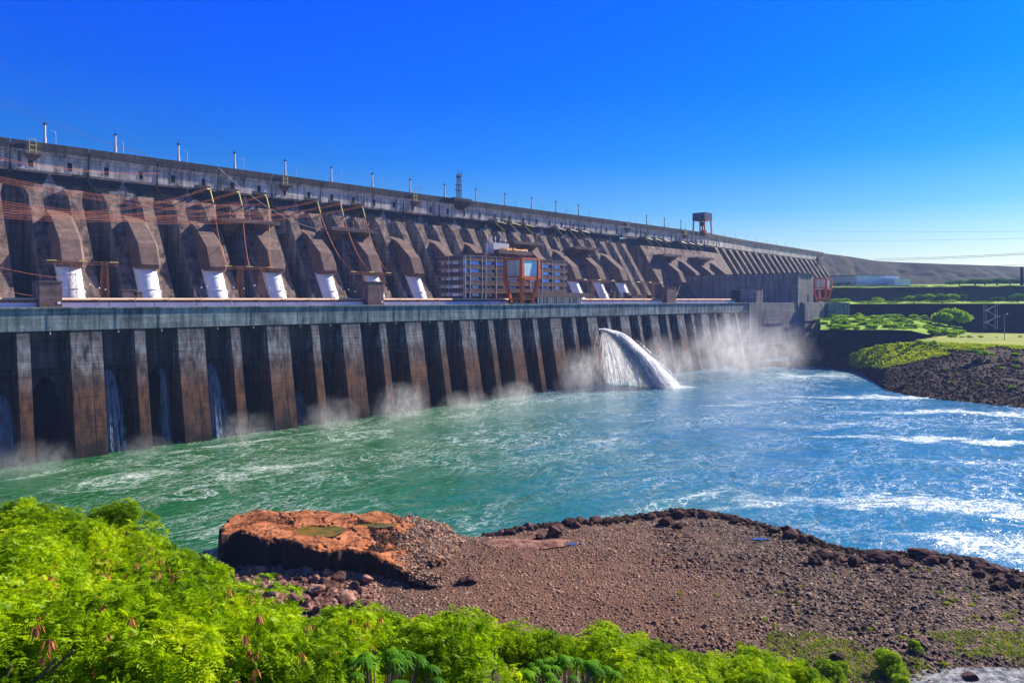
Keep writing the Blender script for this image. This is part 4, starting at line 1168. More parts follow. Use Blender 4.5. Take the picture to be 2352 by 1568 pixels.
def M_gravel():
    t = NT("shingle ground")
    g = t.n("ShaderNodeNewGeometry").outputs["Position"]
    v = t.n("ShaderNodeTexVoronoi"); v.inputs["Scale"].default_value = 2.6; t.l(t.pos(), v.inputs["Vector"])
    v2 = t.n("ShaderNodeTexVoronoi"); v2.inputs["Scale"].default_value = 5.5; t.l(t.pos(), v2.inputs["Vector"])
    sep = t.n("ShaderNodeSeparateColor"); t.l(v.outputs["Color"], sep.inputs[0])
    c = t.ramp(sep.outputs[0], [(0, (.035, .022, .016)), (.5, (.10, .06, .043)), (.85, (.20, .122, .085)), (1, (.32, .21, .15))])
    big = t.noise(t.pos((.03, .03, .03)), 1.0, 4, .6)
    s = t.n("ShaderNodeSeparateXYZ"); t.l(g, s.inputs[0])
    dx = t.math("SUBTRACT", s.outputs[0], RED_C[0]); dy = t.math("SUBTRACT", s.outputs[1], RED_C[1])
    dd = t.math("SQRT", t.math("ADD", t.math("MULTIPLY", dx, dx), t.math("MULTIPLY", dy, dy)))
    near = t.ramp(t.math("ADD", t.math("DIVIDE", dd, 60.0), t.math("MULTIPLY", t.math("SUBTRACT", big, .5), .9)), [(.15, 1.0), (.75, 0.0)])
    c = t.mix(t.math("MULTIPLY", near, .55), c, (.24, .105, .055))
    gr = t.noise(t.pos((.5, .5, .5)), 1.0, 5, .7)
    far = t.math("SUBTRACT", 1.0, near)
    c = t.mix(t.math("MULTIPLY", t.ramp(gr, [(.60, 0.0), (.72, .8)]), far), c, (.12, .14, .02))
    wet = t.ramp(s.outputs[2], [(.3, 1.0), (1.1, 0.0)])
    c = t.mix(wet, c, (.03, .02, .016))
    h = t.math("ADD", v.outputs["Distance"], t.math("MULTIPLY", v2.outputs["Distance"], .5))
    p = t.principled(c, .9, t.bump(h, 1.0, -.35), spec=.2)
    return t.end(p)
m_gravel = M_gravel()
cx = [p[0] for p in SHORE]; cy = [p[1] for p in SHORE]
me = grid_mesh("beach", min(cx) - 3, max(cx) + 3, min(cy) - 3, max(cy) + 3, .8, beach_z, m_gravel)
tag(link("beach", me), kind="structure")
print("beach", min(cx), max(cx), min(cy), max(cy))

def M_rock(name, a, b, c3, sc=1.0, steep=None):
    t = NT(name)
    n = t.noise(t.pos((sc, sc, sc * 1.8)), .55, 8, .68, .3)
    oi = t.n("ShaderNodeObjectInfo").outputs["Random"]
    c = t.ramp(t.math("ADD", n, t.math("MULTIPLY", t.math("SUBTRACT", oi, .5), .22)), [(.30, a), (.5, b), (.68, c3)])
    f = t.noise(t.pos((sc * 3, sc * 3, sc * 5)), 1.2, 6, .75)
    c = t.mix(.5, c, t.ramp(f, [(.3, .22), (.7, .8)]), "OVERLAY")
    if steep:      # oxidised top; steep basalt faces painted darker, shade put into their colour
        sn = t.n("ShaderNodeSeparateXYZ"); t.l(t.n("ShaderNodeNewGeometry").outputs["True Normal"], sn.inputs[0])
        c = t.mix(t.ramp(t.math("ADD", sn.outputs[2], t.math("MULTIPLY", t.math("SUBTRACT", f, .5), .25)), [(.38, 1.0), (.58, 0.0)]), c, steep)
    return t.end(t.principled(c, .85, t.bump(t.math("ADD", n, t.math("MULTIPLY", f, .4)), .9, .4), spec=.07))
m_rock = M_rock("basalt boulder", (.022, .012, .010), (.075, .038, .030), (.17, .085, .065))
m_rockp = M_rock("reddish rubble rock", (.05, .026, .020), (.20, .095, .068), (.42, .24, .17))
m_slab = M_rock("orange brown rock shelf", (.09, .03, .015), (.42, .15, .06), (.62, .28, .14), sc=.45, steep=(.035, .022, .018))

# rock shelf
ST = [(505, 1198, 7), (530, 1183, 7), (581, 1166, 7), (641, 1169, 7), (713, 1164, 7), (794, 1173, 6.8), (847, 1179, 6.4), (938, 1180, 5.6), (1003, 1188, 4.6), (1030, 1205, 3.6), (1062, 1238, 2.5), (1055, 1275, 2.3), (1020, 1300, 2.4), (985, 1296, 3.0),
      (982, 1312, 3.4), (1025, 1342, 2.7), (1000, 1346, 2.7), (945, 1322, 4.0), (894, 1285, 5.6), (847, 1262, 6.6), (785, 1257, 7), (707, 1252, 7), (672, 1247, 7), (635, 1244, 7), (610, 1249, 7), (579, 1231, 7), (554, 1220, 7), (511, 1230, 7)]
SLABZ = np.array([p[2] for p in ST])
SLAB = [atZ(x, y, z)[:2] for x, y, z in ST]
PL = atZ(728, 1216, 6.9); PL2 = atZ(862, 1202, 6.4)
def slab_z(x, y):
    wx = x + fbm(x * .35, y * .35, 1.0) * 1.5 + fbm(x * 1.2, y * 1.2, 2.0) * .5; wy = y + fbm(x * .35, y * .35, 9.0) * 1.5 + fbm(x * 1.2, y * 1.2, 6.0) * .5
    d = seg_dist(wx, wy, SLAB)
    sw = 0; top = 0
    for (ax_, ay_), z_ in zip(SLAB, SLABZ):
        w_ = 1 / (np.hypot(x - ax_, y - ay_) + .6) ** 2; sw = sw + w_; top = top + w_ * z_
    top = top / sw
    st = fbm(x * .11 + 3, y * .18, 2.0, 5) * 3.4
    st = np.floor(st / .42) * .42
    crack = np.abs(fbm(x * .22, y * .13, 7.0, 4)); crack2 = np.abs(fbm(x * .5, y * .4, 3.0, 3))
    top = top + st * .40 + fbm(x * 1.3, y * 1.3, 5.0) * .12 - .45 * (crack < .018) - .22 * (crack2 < .02)
    for c, rx, ry in ((PL, 4.6, 2.6), (PL2, 4.0, 1.1)):
        q = ((x - c[0]) * .7 + (y - c[1]) * -.7) ** 2 / rx ** 2 + ((x - c[0]) * .7 + (y - c[1]) * .7) ** 2 / ry ** 2
        q = q + fbm(x * .6, y * .6, 3.0) * .5
        top = np.where(q < 1.0, c[2] - .75, np.where(q < 1.8, np.minimum(top, c[2] - .05), top))
    ledge = np.where(d < .5, .3, 0)
    blk = fbm(np.floor(x * .35 + fbm(x * .2, y * .2, 1) * 1.5), np.floor(y * .35), 4.0, 1)
    cliff = np.where(d > 0, top - ledge, np.clip(top - .6 + d * (13 + 6 * blk), -2, 99))
    return cliff
sx0, sx1 = min(p[0] for p in SLAB) - 4, max(p[0] for p in SLAB) + 4
sy0, sy1 = min(p[1] for p in SLAB) - 4, max(p[1] for p in SLAB) + 4
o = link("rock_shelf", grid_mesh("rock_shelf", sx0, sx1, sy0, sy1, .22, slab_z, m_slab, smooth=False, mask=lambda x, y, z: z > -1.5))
tag(o, "broad flat orange brown rock shelf with dark undercut front at the water's edge", "rock")
def flatpool(name, c, rx, ry, z, mat, rot=R(-45), lab=None, parent=None, seed=0):
    n = 40; vs = [(0, 0, 0)]
    for i in range(n):
        a = 2 * math.pi * i / n; w = 1 + .22 * mnoise.noise(Vector((math.cos(a) * 1.7 + seed, math.sin(a) * 1.7, seed)))
        vs.append((rx * math.cos(a) * w, ry * math.sin(a) * w, 0))
    m = MB(); m.add(vs, [(0, i + 1, (i + 1) % n + 1) for i in range(n)])
    o = m.build(name, mat); o.location = (c[0], c[1], z); o.rotation_euler = (0, 0, rot)
    return o
def M_pool(name, a, b, rough=.05):
    t = NT(name); n = t.noise(t.pos((.35, .35, .35)), 1.0, 4, .6)
    return t.end(t.principled(t.ramp(n, [(.35, a), (.65, b)]), rough, t.bump(t.noise(t.pos((1, 1, 1)), 2.5, 2, .5), .06, .1), spec=.5))
m_algae = M_pool("algae pool water", (.05, .08, .004), (.24, .13, .012), .08)
m_clear = M_pool("shallow pool water", (.03, .06, .10), (.08, .10, .12))
def M_glarepool():
    t = NT("painted glare pool"); n = t.noise(t.pos((.9, .9, .9)), 1.0, 6, .75)
    return t.end(t.principled(t.ramp(n, [(.42, (.015, .03, .07)), (.50, (.16, .17, .19)), (.62, (.40, .40, .40))]), .6, t.bump(n, 1.0, .4), spec=.12))  # white speckle over dark water paints the sun's glare on the pool
m_glare = M_glarepool()
tag(flatpool("rock_pool", PL, 5.8, 3.6, PL[2] - .22, m_algae), "yellow green algae pool on the orange rock shelf", "pool", kind="structure")
tag(flatpool("rock_pool", PL2, 4.6, 1.4, PL2[2] - .3, m_algae, seed=3), "thin green puddle on the orange rock shelf", "pool", kind="structure")
for i, (px, py, rx, ry) in enumerate(((1290, 1254, 4.5, 1.0), (1235, 1258, 3.0, .8), (1745, 1240, 2.2, .7))):
    p = atZ(px, py, 2.0); z = float(beach_z(np.array([p[0]]), np.array([p[1]]))[0])
    tag(flatpool("puddle", p, rx, ry, max(z, .6) + .18, m_clear, seed=i), kind="structure")
c, (a, b), rot = POOLS[0]
tag(flatpool("beach_pool", c, a * .98, b * 1.0, 2.0, m_glare, rot=rot, seed=8), kind="structure")

# rock meshes
def rock_mesh(name, seed, mat, flat=1.0, sub=3):
    import bmesh
    bm = bmesh.new(); bmesh.ops.create_icosphere(bm, subdivisions=sub, radius=1.0)
    rs = random.Random(seed)
    planes = [(Vector((rs.gauss(0, 1), rs.gauss(0, 1), rs.gauss(0, 1))).normalized(), rs.uniform(.55, .9)) for _ in range(11)]
    for v in bm.verts:
        p = v.co.copy()
        for n, d in planes:
            k = p.dot(n)
            if k > d: p -= n * (k - d) * .92
        p += v.co * .12 * mnoise.noise(v.co * 2.3 + Vector((seed, 0, 0)))
        v.co = Vector((p.x, p.y * rs.uniform(.98, 1.02), p.z * flat))
    me = bpy.data.meshes.new(name); bm.to_mesh(me); bm.free(); me.materials.append(mat)
    return me
RK = [rock_mesh("boulder", 10 + i, m_rock, .8) for i in range(6)]
RP = [rock_mesh("rubble_rock", 30 + i, m_rockp, .7) for i in range(6)]
def bz(x, y): return float(beach_z(np.array([float(x)]), np.array([float(y)]))[0])
def put_rock(name, meshes, x, y, s, label, group, lift=.15, asp=None, z=None):
    o = link(name, random.choice(meshes))
    a = asp or (random.uniform(.75, 1.3), random.uniform(.75, 1.3), random.uniform(.65, 1.0))
    o.scale = (s * a[0], s * a[1], s * a[2]); o.rotation_euler = (random.uniform(-.4, .4), random.uniform(-.4, .4), random.uniform(0, 6.3))
    o.location = (x, y, (bz(x, y) if z is None else z) + s * lift)
    return tag(o, label, "rock", group)
BIG = [(2118, 1268, 2.5, "largest dark boulder of the shore line, near the photo's right"), (2160, 1278, 1.5, "dark boulder touching the largest boulder on its right"), (2010, 1272, 1.7, "dark flat-topped boulder left of the largest shore boulder"),
       (2250, 1288, 1.9, "pointed dark boulder at the start of the right-hand boulder heap"), (1556, 1176, 1.6, "tallest dark boulder at the crown of the shingle's shore line"), (1530, 1195, 1.7, "dark upright boulder just below the crown of the shingle shore"), (1560, 1204, 1.3, "dark boulder below and right of the crown of the shingle shore"),
       (1275, 1225, 2.0, "brown rounded boulder beside the pale wet rock sheet"), (1240, 1232, 1.3, "small round boulder left of the pale wet rock sheet"), (1860, 1224, 1.9, "dark boulder in the clump right of the blue puddle"), (1815, 1222, 1.7, "round dark boulder in the clump above the blue puddle"),
       (1840, 1232, 1.5, "lower dark boulder of the clump right of the blue puddle"), (1085, 1330, 1.4, "dark boulder at the end of the orange ridge"), (1062, 1335, 1.1, "smaller dark boulder left of the one ending the orange ridge"), (2225, 1545, 1.0, "black boulder beside the bushy green tuft at lower right"), (1925, 1510, .9, "pale angular rock on the weedy shingle at lower right")]
for px, py, s, lab in BIG:
    p = atZ(px, py + 8, 2.2); put_rock("boulder", RK, p[0], p[1], s, lab, "single large boulders on the shingle shore", .3)
rr = random.Random(5)
def along(pts, n, size, spread, name, meshes, label, group):
    W_ = [Vector(atZ(x, y, 1.5)[:2]) for x, y in pts]
    L = [(b - a).length for a, b in zip(W_, W_[1:])]; T = sum(L)
    for i in range(n):
        u = rr.random() * T; k = 0
        while u > L[k]: u -= L[k]; k += 1
        p = W_[k].lerp(W_[k + 1], u / L[k])
        q = p + Vector((rr.gauss(0, spread), rr.gauss(0, spread)))
        s = size[0] + (size[1] - size[0]) * rr.random() ** 2.4
        put_rock(name, meshes, q.x, q.y, s, label, group, rr.uniform(.15, .5))
along([(1140, 1228), (1200, 1216), (1300, 1208), (1400, 1200), (1500, 1186), (1560, 1182), (1640, 1186), (1700, 1200), (1780, 1222), (1870, 1244)], 165, (.45, 1.6), 2.0, "boulder", RK, "brown boulder in the row along the shingle's river edge", "boulders rimming the shingle at the river")
along([(1860, 1275), (1960, 1290), (2040, 1300), (2120, 1300), (2180, 1298)], 62, (.45, 1.8), 2.5, "boulder", RK, "dark boulder in the loose heap left of and below the largest boulder", "boulders heaped near the largest boulder")
along([(2235, 1300), (2280, 1325), (2320, 1345), (2352, 1362), (2380, 1380)], 50, (.45, 1.9), 2.6, "boulder", RK, "dark boulder in the heap at the photo's right edge", "boulders heaped at the right edge")
# rubble pile below the shelf
rub_px = [(x, y) for x in range(455, 860, 9) for y in range(1296, 1408, 9)]
n = 0
for _ in range(900):
    px = rr.uniform(450, 850); py = rr.uniform(1296, 1405)
    lo = 1300 + max(0, (px - 640)) * .10; hi = 1330 + (px - 450) * .5 if px < 600 else 1410
    if not (lo < py < hi): continue
    p = atZ(px, py, 2.6); s = .38 + 1.15 * rr.random() ** 2.6
    put_rock("rubble_rock", RP, p[0], p[1], s, "pinkish brown rock in the rubble pile below the orange rock shelf", "rubble pile below the rock shelf", rr.uniform(.1, .9))
    n += 1
    if n >= 285: break

# loose stones: countless, one object
def stones(name, pts, size, mat, zoff=.0, seed=1, pw=2.0):
    """pts: (n,3) positions. low-poly stones merged"""
    g = np.random.default_rng(seed)
    n = len(pts)
    base = np.array([(0, 0, .7), (.9, 0, 0), (.28, .85, .05), (-.73, .53, -.05), (-.73, -.53, .05), (.28, -.85, -.05), (.45, .33, .5), (-.5, .1, .55), (.1, -.5, .5)], dtype=float)
    tris = np.array([(1, 2, 6), (2, 3, 7), (2, 7, 6), (3, 4, 7), (4, 5, 8), (5, 1, 8), (1, 6, 8), (4, 8, 7), (0, 6, 7), (0, 7, 8), (0, 8, 6)])
    s = size[0] + (size[1] - size[0]) * g.random(n) ** pw
    a = g.random(n) * 6.283
    sc = np.stack([s * g.uniform(.7, 1.35, n), s * g.uniform(.6, 1.1, n), s * g.uniform(.5, 1.0, n)], 1)
    jit = g.uniform(.7, 1.25, (n, 9, 1))
    B = base[None] * jit * sc[:, None, :]
    c, d = np.cos(a)[:, None], np.sin(a)[:, None]
    X = B[:, :, 0] * c - B[:, :, 1] * d; Y = B[:, :, 0] * d + B[:, :, 1] * c
    tl = g.normal(0, .25, (n, 2))
    Z = B[:, :, 2] + X * tl[:, :1] + Y * tl[:, 1:]
    V = np.stack([X, Y, Z], 2) + np.asarray(pts)[:, None, :]
    F = (tris[None] + (np.arange(n) * 9)[:, None, None]).reshape(-1, 3)
    return np_mesh(name, V.reshape(-1, 3), F, mat)
def M_stones(name, stops, tint=None):
    t = NT(name)
    v = t.n("ShaderNodeTexWhiteNoise", noise_dimensions="3D")
    # one value per stone: snap the position to a coarse cell
    g = t.n("ShaderNodeNewGeometry"); m = t.n("ShaderNodeVectorMath", operation="SNAP"); m.inputs[1].default_value = (.45, .45, 3)
    t.l(g.outputs["Position"], m.inputs[0]); t.l(m.outputs[0], v.inputs["Vector"])
    c = t.ramp(v.outputs["Value"], stops)
    big = t.noise(t.pos((.03, .03, .03)), 1.0, 4, .6)
    s = t.n("ShaderNodeSeparateXYZ"); t.l(g.outputs["Position"], s.inputs[0])
    dx = t.math("SUBTRACT", s.outputs[0], RED_C[0]); dy = t.math("SUBTRACT", s.outputs[1], RED_C[1])
    dd = t.math("SQRT", t.math("ADD", t.math("MULTIPLY", dx, dx), t.math("MULTIPLY", dy, dy)))
    near = t.ramp(t.math("ADD", t.math("DIVIDE", dd, 60.0), t.math("MULTIPLY", t.math("SUBTRACT", big, .5), .9)), [(.15, .42), (.75, 0.0)])
    c = t.mix(near, c, (.36, .17, .095))
    bands = t.noise(t.pos((.035, .11, .05), rot=(0, 0, .8)), 1.0, 5, .6)
    c = t.mix(t.ramp(bands, [(.40, .38), (.56, 0.0)]), c, (.045, .030, .026))
    return t.end(t.principled(c, .85, t.bump(t.noise(t.pos(), 6, 3, .6), .4, .05), spec=.12))
tag(link("spray_droplets", stones("spray_droplets", SPRAY_PTS, (.04, .26), M_plain("spray white", (.95, .97, 1.0), .9, 0.0), seed=71, pw=2.2)), "white droplets flung off the water jet", "spray", kind="stuff")
m_stones = M_stones("shingle stones", [(0, (.028, .018, .013)), (.35, (.13, .085, .06)), (.7, (.32, .215, .15)), (.92, (.50, .35, .25)), (1, (.60, .44, .33))])
def in_view_pts(n, x0, x1, y0, y1, seed, z=2.3, dens=None):
    g = np.random.default_rng(seed); out = []
    px = g.uniform(x0, x1, n); v = g.uniform(0, 1, n)
    # uniform over ground rather than over the picture
    d0, d1 = (CAMH - z) / ((y1 - HZ) / FPX), (CAMH - z) / ((y0 - HZ) / FPX)
    dep = np.sqrt(d0 ** 2 + (d1 ** 2 - d0 ** 2) * v); r = (px - CX) / FPX
    x = (CA + SA * r) * dep; y = (SA - CA * r) * dep
    d = seg_dist(x, y, SHORE); k = d > .4
    x, y = x[k], y[k]
    return x, y
m_cob = M_stones("dark cobbles", [(0, (.02, .013, .011)), (.5, (.08, .045, .036)), (.85, (.18, .11, .085)), (1, (.36, .25, .19))])
x, y = in_view_pts(52000, 780, 2420, 1165, 1600, 3)
zz = beach_z(x, y); sd_ = slab_z(x, y); k = (sd_ < zz) & (zz > .2)
me = stones("shingle", np.stack([x, y, zz], 1)[k], (.09, .40), m_stones, seed=4, pw=2.6)
tag(link("shingle", me), "countless loose brown stones covering the shore", "shingle", kind="stuff")
x, y = in_view_pts(9000, 1500, 2420, 1200, 1600, 6)
k = fbm(x * .06, y * .06, 8.0) > -.05
x, y = x[k], y[k]; zz = beach_z(x, y)
me = stones("cobbles", np.stack([x, y, zz + .05], 1), (.2, .7), m_cob, seed=9, pw=3.0)
tag(link("cobbles", me), "larger dark cobbles among the shingle", "cobbles", kind="stuff")
g = np.random.default_rng(19); n = 60000
px = g.uniform(1110, 2420, n); dep = np.sqrt(g.uniform(85. ** 2, 190. ** 2, n)); r = (px - CX) / FPX
x = (CA + SA * r) * dep; y = (SA - CA * r) * dep; d = seg_dist(x, y, SHORE)
k = (d > -1.2) & (d < 1.2 + 3.2 * g.random(n)) & (fbm(x * .12, y * .12, 4.4) > -.45)
x, y, d = x[k], y[k], d[k]
me = stones("shore_rubble", np.stack([x, y, np.maximum(beach_z(x, y), -.1) + .35 + .5 * np.random.default_rng(4).random(len(x)) * np.exp(-((d - 1) / 1.6) ** 2)], 1), (.25, .85), m_rock, seed=33, pw=1.8)
tag(link("shore_rubble", me), "jagged dark rubble between the boulders along the river edge", "rubble", kind="stuff")
print("rubble", len(x))
# debris on the shelf and along its broken right flank
x, y = in_view_pts(16000, 850, 1200, 1185, 1350, 12, z=5)
h = np.maximum(slab_z(x, y), beach_z(x, y)); k = (fbm(x * .15, y * .15, 2.0) > .06) & (slab_z(x, y) > beach_z(x, y))
me = stones("shelf_debris", np.stack([x, y, h], 1)[k], (.12, .6), m_rock, seed=14, pw=3.0)
tag(link("shelf_debris", me), "dark broken stones strewn over the right end of the rock shelf", "debris", kind="stuff")
x, y = in_view_pts(30000, 900, 1110, 1180, 1350, 13, z=3.5)
sz = slab_z(x, y); bz_ = beach_z(x, y); px_ = CX + FPX * (.7009 * x - .7133 * y) / (.7133 * x + .7009 * y)
k = (np.random.default_rng(2).random(len(x)) < np.clip((px_ - 900) / 110, 0, 1)) & (sz > bz_) & (fbm(x * .2, y * .2, 6.0) > -.25)
me = stones("shelf_shingle", np.stack([x, y, sz], 1)[k], (.10, .5), m_stones, seed=24, pw=2.6)
tag(link("shelf_shingle", me), "loose brown stones burying the right end of the rock shelf", "shingle", kind="stuff")
# small rubble between the rubble rocks
x, y = in_view_pts(6000, 440, 880, 1296, 1415, 22, z=2.5); zz = beach_z(x, y)
me = stones("rubble_filler", np.stack([x, y, zz + .1], 1), (.15, .55), m_rockp, seed=15, pw=2)
tag(link("rubble_filler", me), "small reddish stones filling the rubble pile", "rubble", kind="stuff")
# pale wet rock sheet
p = atZ(1215, 1248, 2.4)
m = MB(); n = 26
m.add([(0, 0, 0)] + [(9 * math.cos(a) * (1 + .3 * mnoise.noise(Vector((math.cos(a) * 2, math.sin(a) * 2, 5)))), 3.2 * math.sin(a) * (1 + .3 * mnoise.noise(Vector((math.cos(a) * 2, math.sin(a) * 2, 7)))), -.25) for a in [2 * math.pi * i / n for i in range(n)]], [(0, i + 1, (i + 1) % n + 1) for i in range(n)])
o = m.build("rock_sheet", m_rockp); o.location = (p[0], p[1], bz(p[0], p[1]) + .35); o.rotation_euler = (0, 0, R(-45)); tag(o, "pale flat wet rock sheet beside the boulder row", "rock")

# ================================================================== FOLIAGE
def M_leaf(name, a, b, c3, trans=.45, rough=.5):
    t = NT(name)
    n = t.noise(t.pos((.9, .9, .9)), 1.0, 3, .6)
    oi = t.n("ShaderNodeObjectInfo").outputs["Random"]
    c = t.ramp(t.math("ADD", n, t.math("MULTIPLY", t.math("SUBTRACT", oi, .5), .14)), [(.34, a), (.5, b), (.66, c3)])
    d = t.n("ShaderNodeBsdfDiffuse"); t.l(c, d.inputs[0])
    tr = t.n("ShaderNodeBsdfTranslucent"); t.l(t.mix(.5, c, (1.0, 1.0, .15), "MULTIPLY") if False else c, tr.inputs[0])
    m1 = t.n("ShaderNodeMixShader"); m1.inputs[0].default_value = trans; t.l(d.outputs[0], m1.inputs[1]); t.l(tr.outputs[0], m1.inputs[2])
    gl_ = t.n("ShaderNodeBsdfGlossy"); gl_.inputs["Roughness"].default_value = rough; gl_.inputs[0].default_value = (1, 1, 1, 1)
    m2 = t.n("ShaderNodeMixShader"); m2.inputs[0].default_value = .008; t.l(m1.outputs[0], m2.inputs[1]); t.l(gl_.outputs[0], m2.inputs[2])
    return t.end(m2)
m_leaf = M_leaf("feathery leaf", (.10, .21, .002), (.32, .50, .002), (.56, .68, .004), .5)
m_leafd = M_leaf("dark glossy leaf", (.03, .12, .001), (.08, .24, .002), (.18, .40, .005), .3, .6)
m_leaff = M_leaf("far tree leaf", (.03, .10, .015), (.07, .21, .02), (.15, .33, .03), .35)
m_weed = M_leaf("weed leaf", (.12, .22, .004), (.26, .36, .008), (.42, .42, .02), .4)
m_pod = M_plain("dry seed pod", (.50, .13, .04), .6, .4)

def quads_from(P, U, Vv):
    """P center (n,3), U half-length vec, Vv half-width vec -> pointed quads"""
    n = len(P)
    V = np.stack([P - U, P + Vv, P + U, P - Vv], 1).reshape(-1, 3)
    F = np.arange(n * 4).reshape(-1, 4)
    return V, F
def unit(a): return a / (np.linalg.norm(a, axis=-1, keepdims=True) + 1e-9)
def feather_mesh(name, seed, rad=(1.1, 1.1, .9), nspray=300, frond=.20, mat=None, pn=6, lobes=5):
    """a shrub crown: sprays of drooping bipinnate fronds spread through lumpy lobes"""
    g = np.random.default_rng(seed)
    # lobes
    L = np.array([(g.uniform(-.6, .6), g.uniform(-.6, .6), g.uniform(-.2, .75)) for _ in range(lobes)] + [(0, 0, 0)]) * np.array(rad)
    lr = g.uniform(.38, .62, lobes + 1)
    k = g.integers(0, lobes + 1, nspray)
    d = unit(g.normal(0, 1, (nspray, 3))); d[:, 2] = np.abs(d[:, 2]) * 1.1 - .35; d = unit(d)
    rr_ = g.uniform(.65, 1.08, nspray)
    S = L[k] + d * (lr[k] * rr_)[:, None] * np.array(rad)
    S += g.normal(0, .05, S.shape)
    out_d = unit(d + g.normal(0, .35, d.shape) + np.array([0, 0, .35]))
    V = []; 
    nf = 6
    for f in range(nf):
        ang = 2 * math.pi * f / nf + g.uniform(0, 6.28, nspray)
        a = unit(np.cross(out_d, np.array([.3, .2, .9]))); b = np.cross(out_d, a)
        fd = unit(out_d * .55 + a * np.cos(ang)[:, None] + b * np.sin(ang)[:, None])
        ln = frond * g.uniform(.7, 1.25, nspray)
        w = unit(np.cross(fd, np.array([0, 0, 1.0])) + g.normal(0, .2, fd.shape))
        for q in range(pn):
            t = (q + 1) / pn
            base = S + fd * (ln * t)[:, None] - np.array([0, 0, 1.0]) * (ln * t * t * .45)[:, None]
            for sgn in (-1, 1):
                pl = ln * (.42 * (1 - .45 * t))
                pd = unit(fd * .55 + w * sgn + np.array([0, 0, -.25]))
                c = base + pd * (pl * .5)[:, None]
                nn = unit(np.cross(pd, fd) + g.normal(0, .35, pd.shape)); wd = unit(np.cross(pd, nn))
                vv, _ = quads_from(c, pd * (pl * .5)[:, None], wd * (pl * .20)[:, None])
                V.append(vv)
    V = np.concatenate(V); F = np.arange(len(V)).reshape(-1, 4)
    return np_mesh(name, V, F, mat or m_leaf)
def stem_mesh(name, seed, h=1.6, mat=None, nb=6, r=.035):
    g = random.Random(seed); m = MB()
    m.tube([(0, 0, -h), (.05, .02, -h * .4), (0, 0, .1)], [r * 1.6, r * 1.2, r * .8], 6)
    for i in range(nb):
        a = g.uniform(0, 6.28); l = g.uniform(.5, .9)
        m.tube([(0, 0, -h * g.uniform(.1, .7)), (math.cos(a) * l * .5, math.sin(a) * l * .5, .05), (math.cos(a) * l, math.sin(a) * l, .45)], [r, r * .7, r * .3], 5)
    me_o = m.build(name, mat or m_bark); me = me_o.data; bpy.data.objects.remove(me_o)
    return me
FEA = [feather_mesh("foliage", 100 + i, nspray=560, frond=.155) for i in range(4)]
STM = [stem_mesh("stem", 5 + i) for i in range(2)]
def pod_mesh(seed):
    g = random.Random(seed); m = MB()
    for c in range(14):
        a = g.uniform(0, 6.28); R_ = g.uniform(.35, 1.05); o_ = Vector((math.cos(a) * R_, math.sin(a) * R_, g.uniform(.25, .95)))
        for i in range(6):
            b = g.uniform(0, 6.28); l = g.uniform(.09, .15); d = Vector((math.cos(b) * .35, math.sin(b) * .35, -1)).normalized()
            s = Vector((-math.sin(b), math.cos(b), 0)) * .011
            p = o_ + Vector((math.cos(b) * .03, math.sin(b) * .03, 0)); q = p + d * l; mid = p.lerp(q, .5)
            n_ = d.cross(s).normalized() * .003
            m.add([p + n_, mid + s + n_, q + n_, mid - s + n_, p - n_, mid + s - n_, q - n_, mid - s - n_], [(0, 1, 2, 3), (7, 6, 5, 4), (0, 4, 5, 1), (1, 5, 6, 2), (2, 6, 7, 3), (3, 7, 4, 0)])
    oo = m.build("seed_pods", m_pod); me = oo.data; bpy.data.objects.remove(oo); return me
PODS = [pod_mesh(50 + i) for i in range(3)]

BX = [-300, 0, 60, 130, 200, 290, 350, 400, 450, 560, 600, 700, 830, 1000, 1100, 1250, 1400, 1500, 1650, 1780, 1850, 1900, 2050]
BYv = [1185, 1185, 1180, 1205, 1225, 1200, 1245, 1300, 1345, 1400, 1440, 1450, 1420, 1440, 1462, 1485, 1478, 1498, 1520, 1515, 1545, 1580, 1660]
def canopy(px, py):
    """depth of the near hillside's canopy along the ray through (px, py)"""
    yb = float(np.interp(px, BX, BYv))
    db = float(np.interp(px, [-300, 0, 400, 900, 1400, 2000], [30, 29, 27, 27, 28, 29]))
    d0 = float(np.interp(px, [-300, 0, 600, 1200, 1900], [7.5, 8, 10, 14, 26])); y0 = 1568.0
    if yb >= 1560: return db
    t = min(max((py - yb) / (y0 - yb), -.2), 1.25)
    return db * (d0 / db) ** (t ** .9 if t > 0 else 0)
# hillside soil beneath the canopy, dropping to the beach behind it
cols = list(np.linspace(-420, 2600, 70)); V = []; F = []
rows = 26
for cxp in cols:
    yb = float(np.interp(cxp, BX, BYv)) if cxp < 2050 else 1660
    for j in range(rows):
        if j < 14:
            py = 2100 + (yb - 2100) * j / 13
            if py > 1568:
                dd = canopy(cxp, 1568) * (1568 - HZ) / (py - HZ) * (1.0 - .12 * (py - 1568) / 532)
            else: dd = canopy(cxp, py)
            p = Vector(atD(cxp, py, dd)); p.z -= 1.5 + .3 * mnoise.noise(p * .5)
            last = p
        else:
            t = (j - 13) / 12.0
            d_ = Vector((ray(cxp)[0], ray(cxp)[1], 0)).normalized()
            tot = (last.z - .5) / math.tan(R(52))
            p = last + d_ * tot * t; p.z = last.z + (-.5 - last.z) * t + .5 * mnoise.noise(p * .3)
        V.append(tuple(p))
for i in range(len(cols) - 1):
    for j in range(rows - 1):
        a = i * rows + j; F.append((a, a + rows, a + rows + 1, a + 1))
def M_soil(name, a, b, green, amt=.5, sc=.4):
    t = NT(name); n = t.noise(t.pos((sc, sc, sc)), 1.0, 6, .7); n2 = t.noise(t.pos((sc * .4, sc * .4, sc * .4)), 1.0, 5, .6)
    c = t.mix(t.ramp(n2, [(.5 - amt * .2, 0.0), (.6, amt)]), t.ramp(n, [(.3, a), (.7, b)]), green)
    return t.end(t.principled(c, .95, t.bump(n, .8, .5), spec=.1))
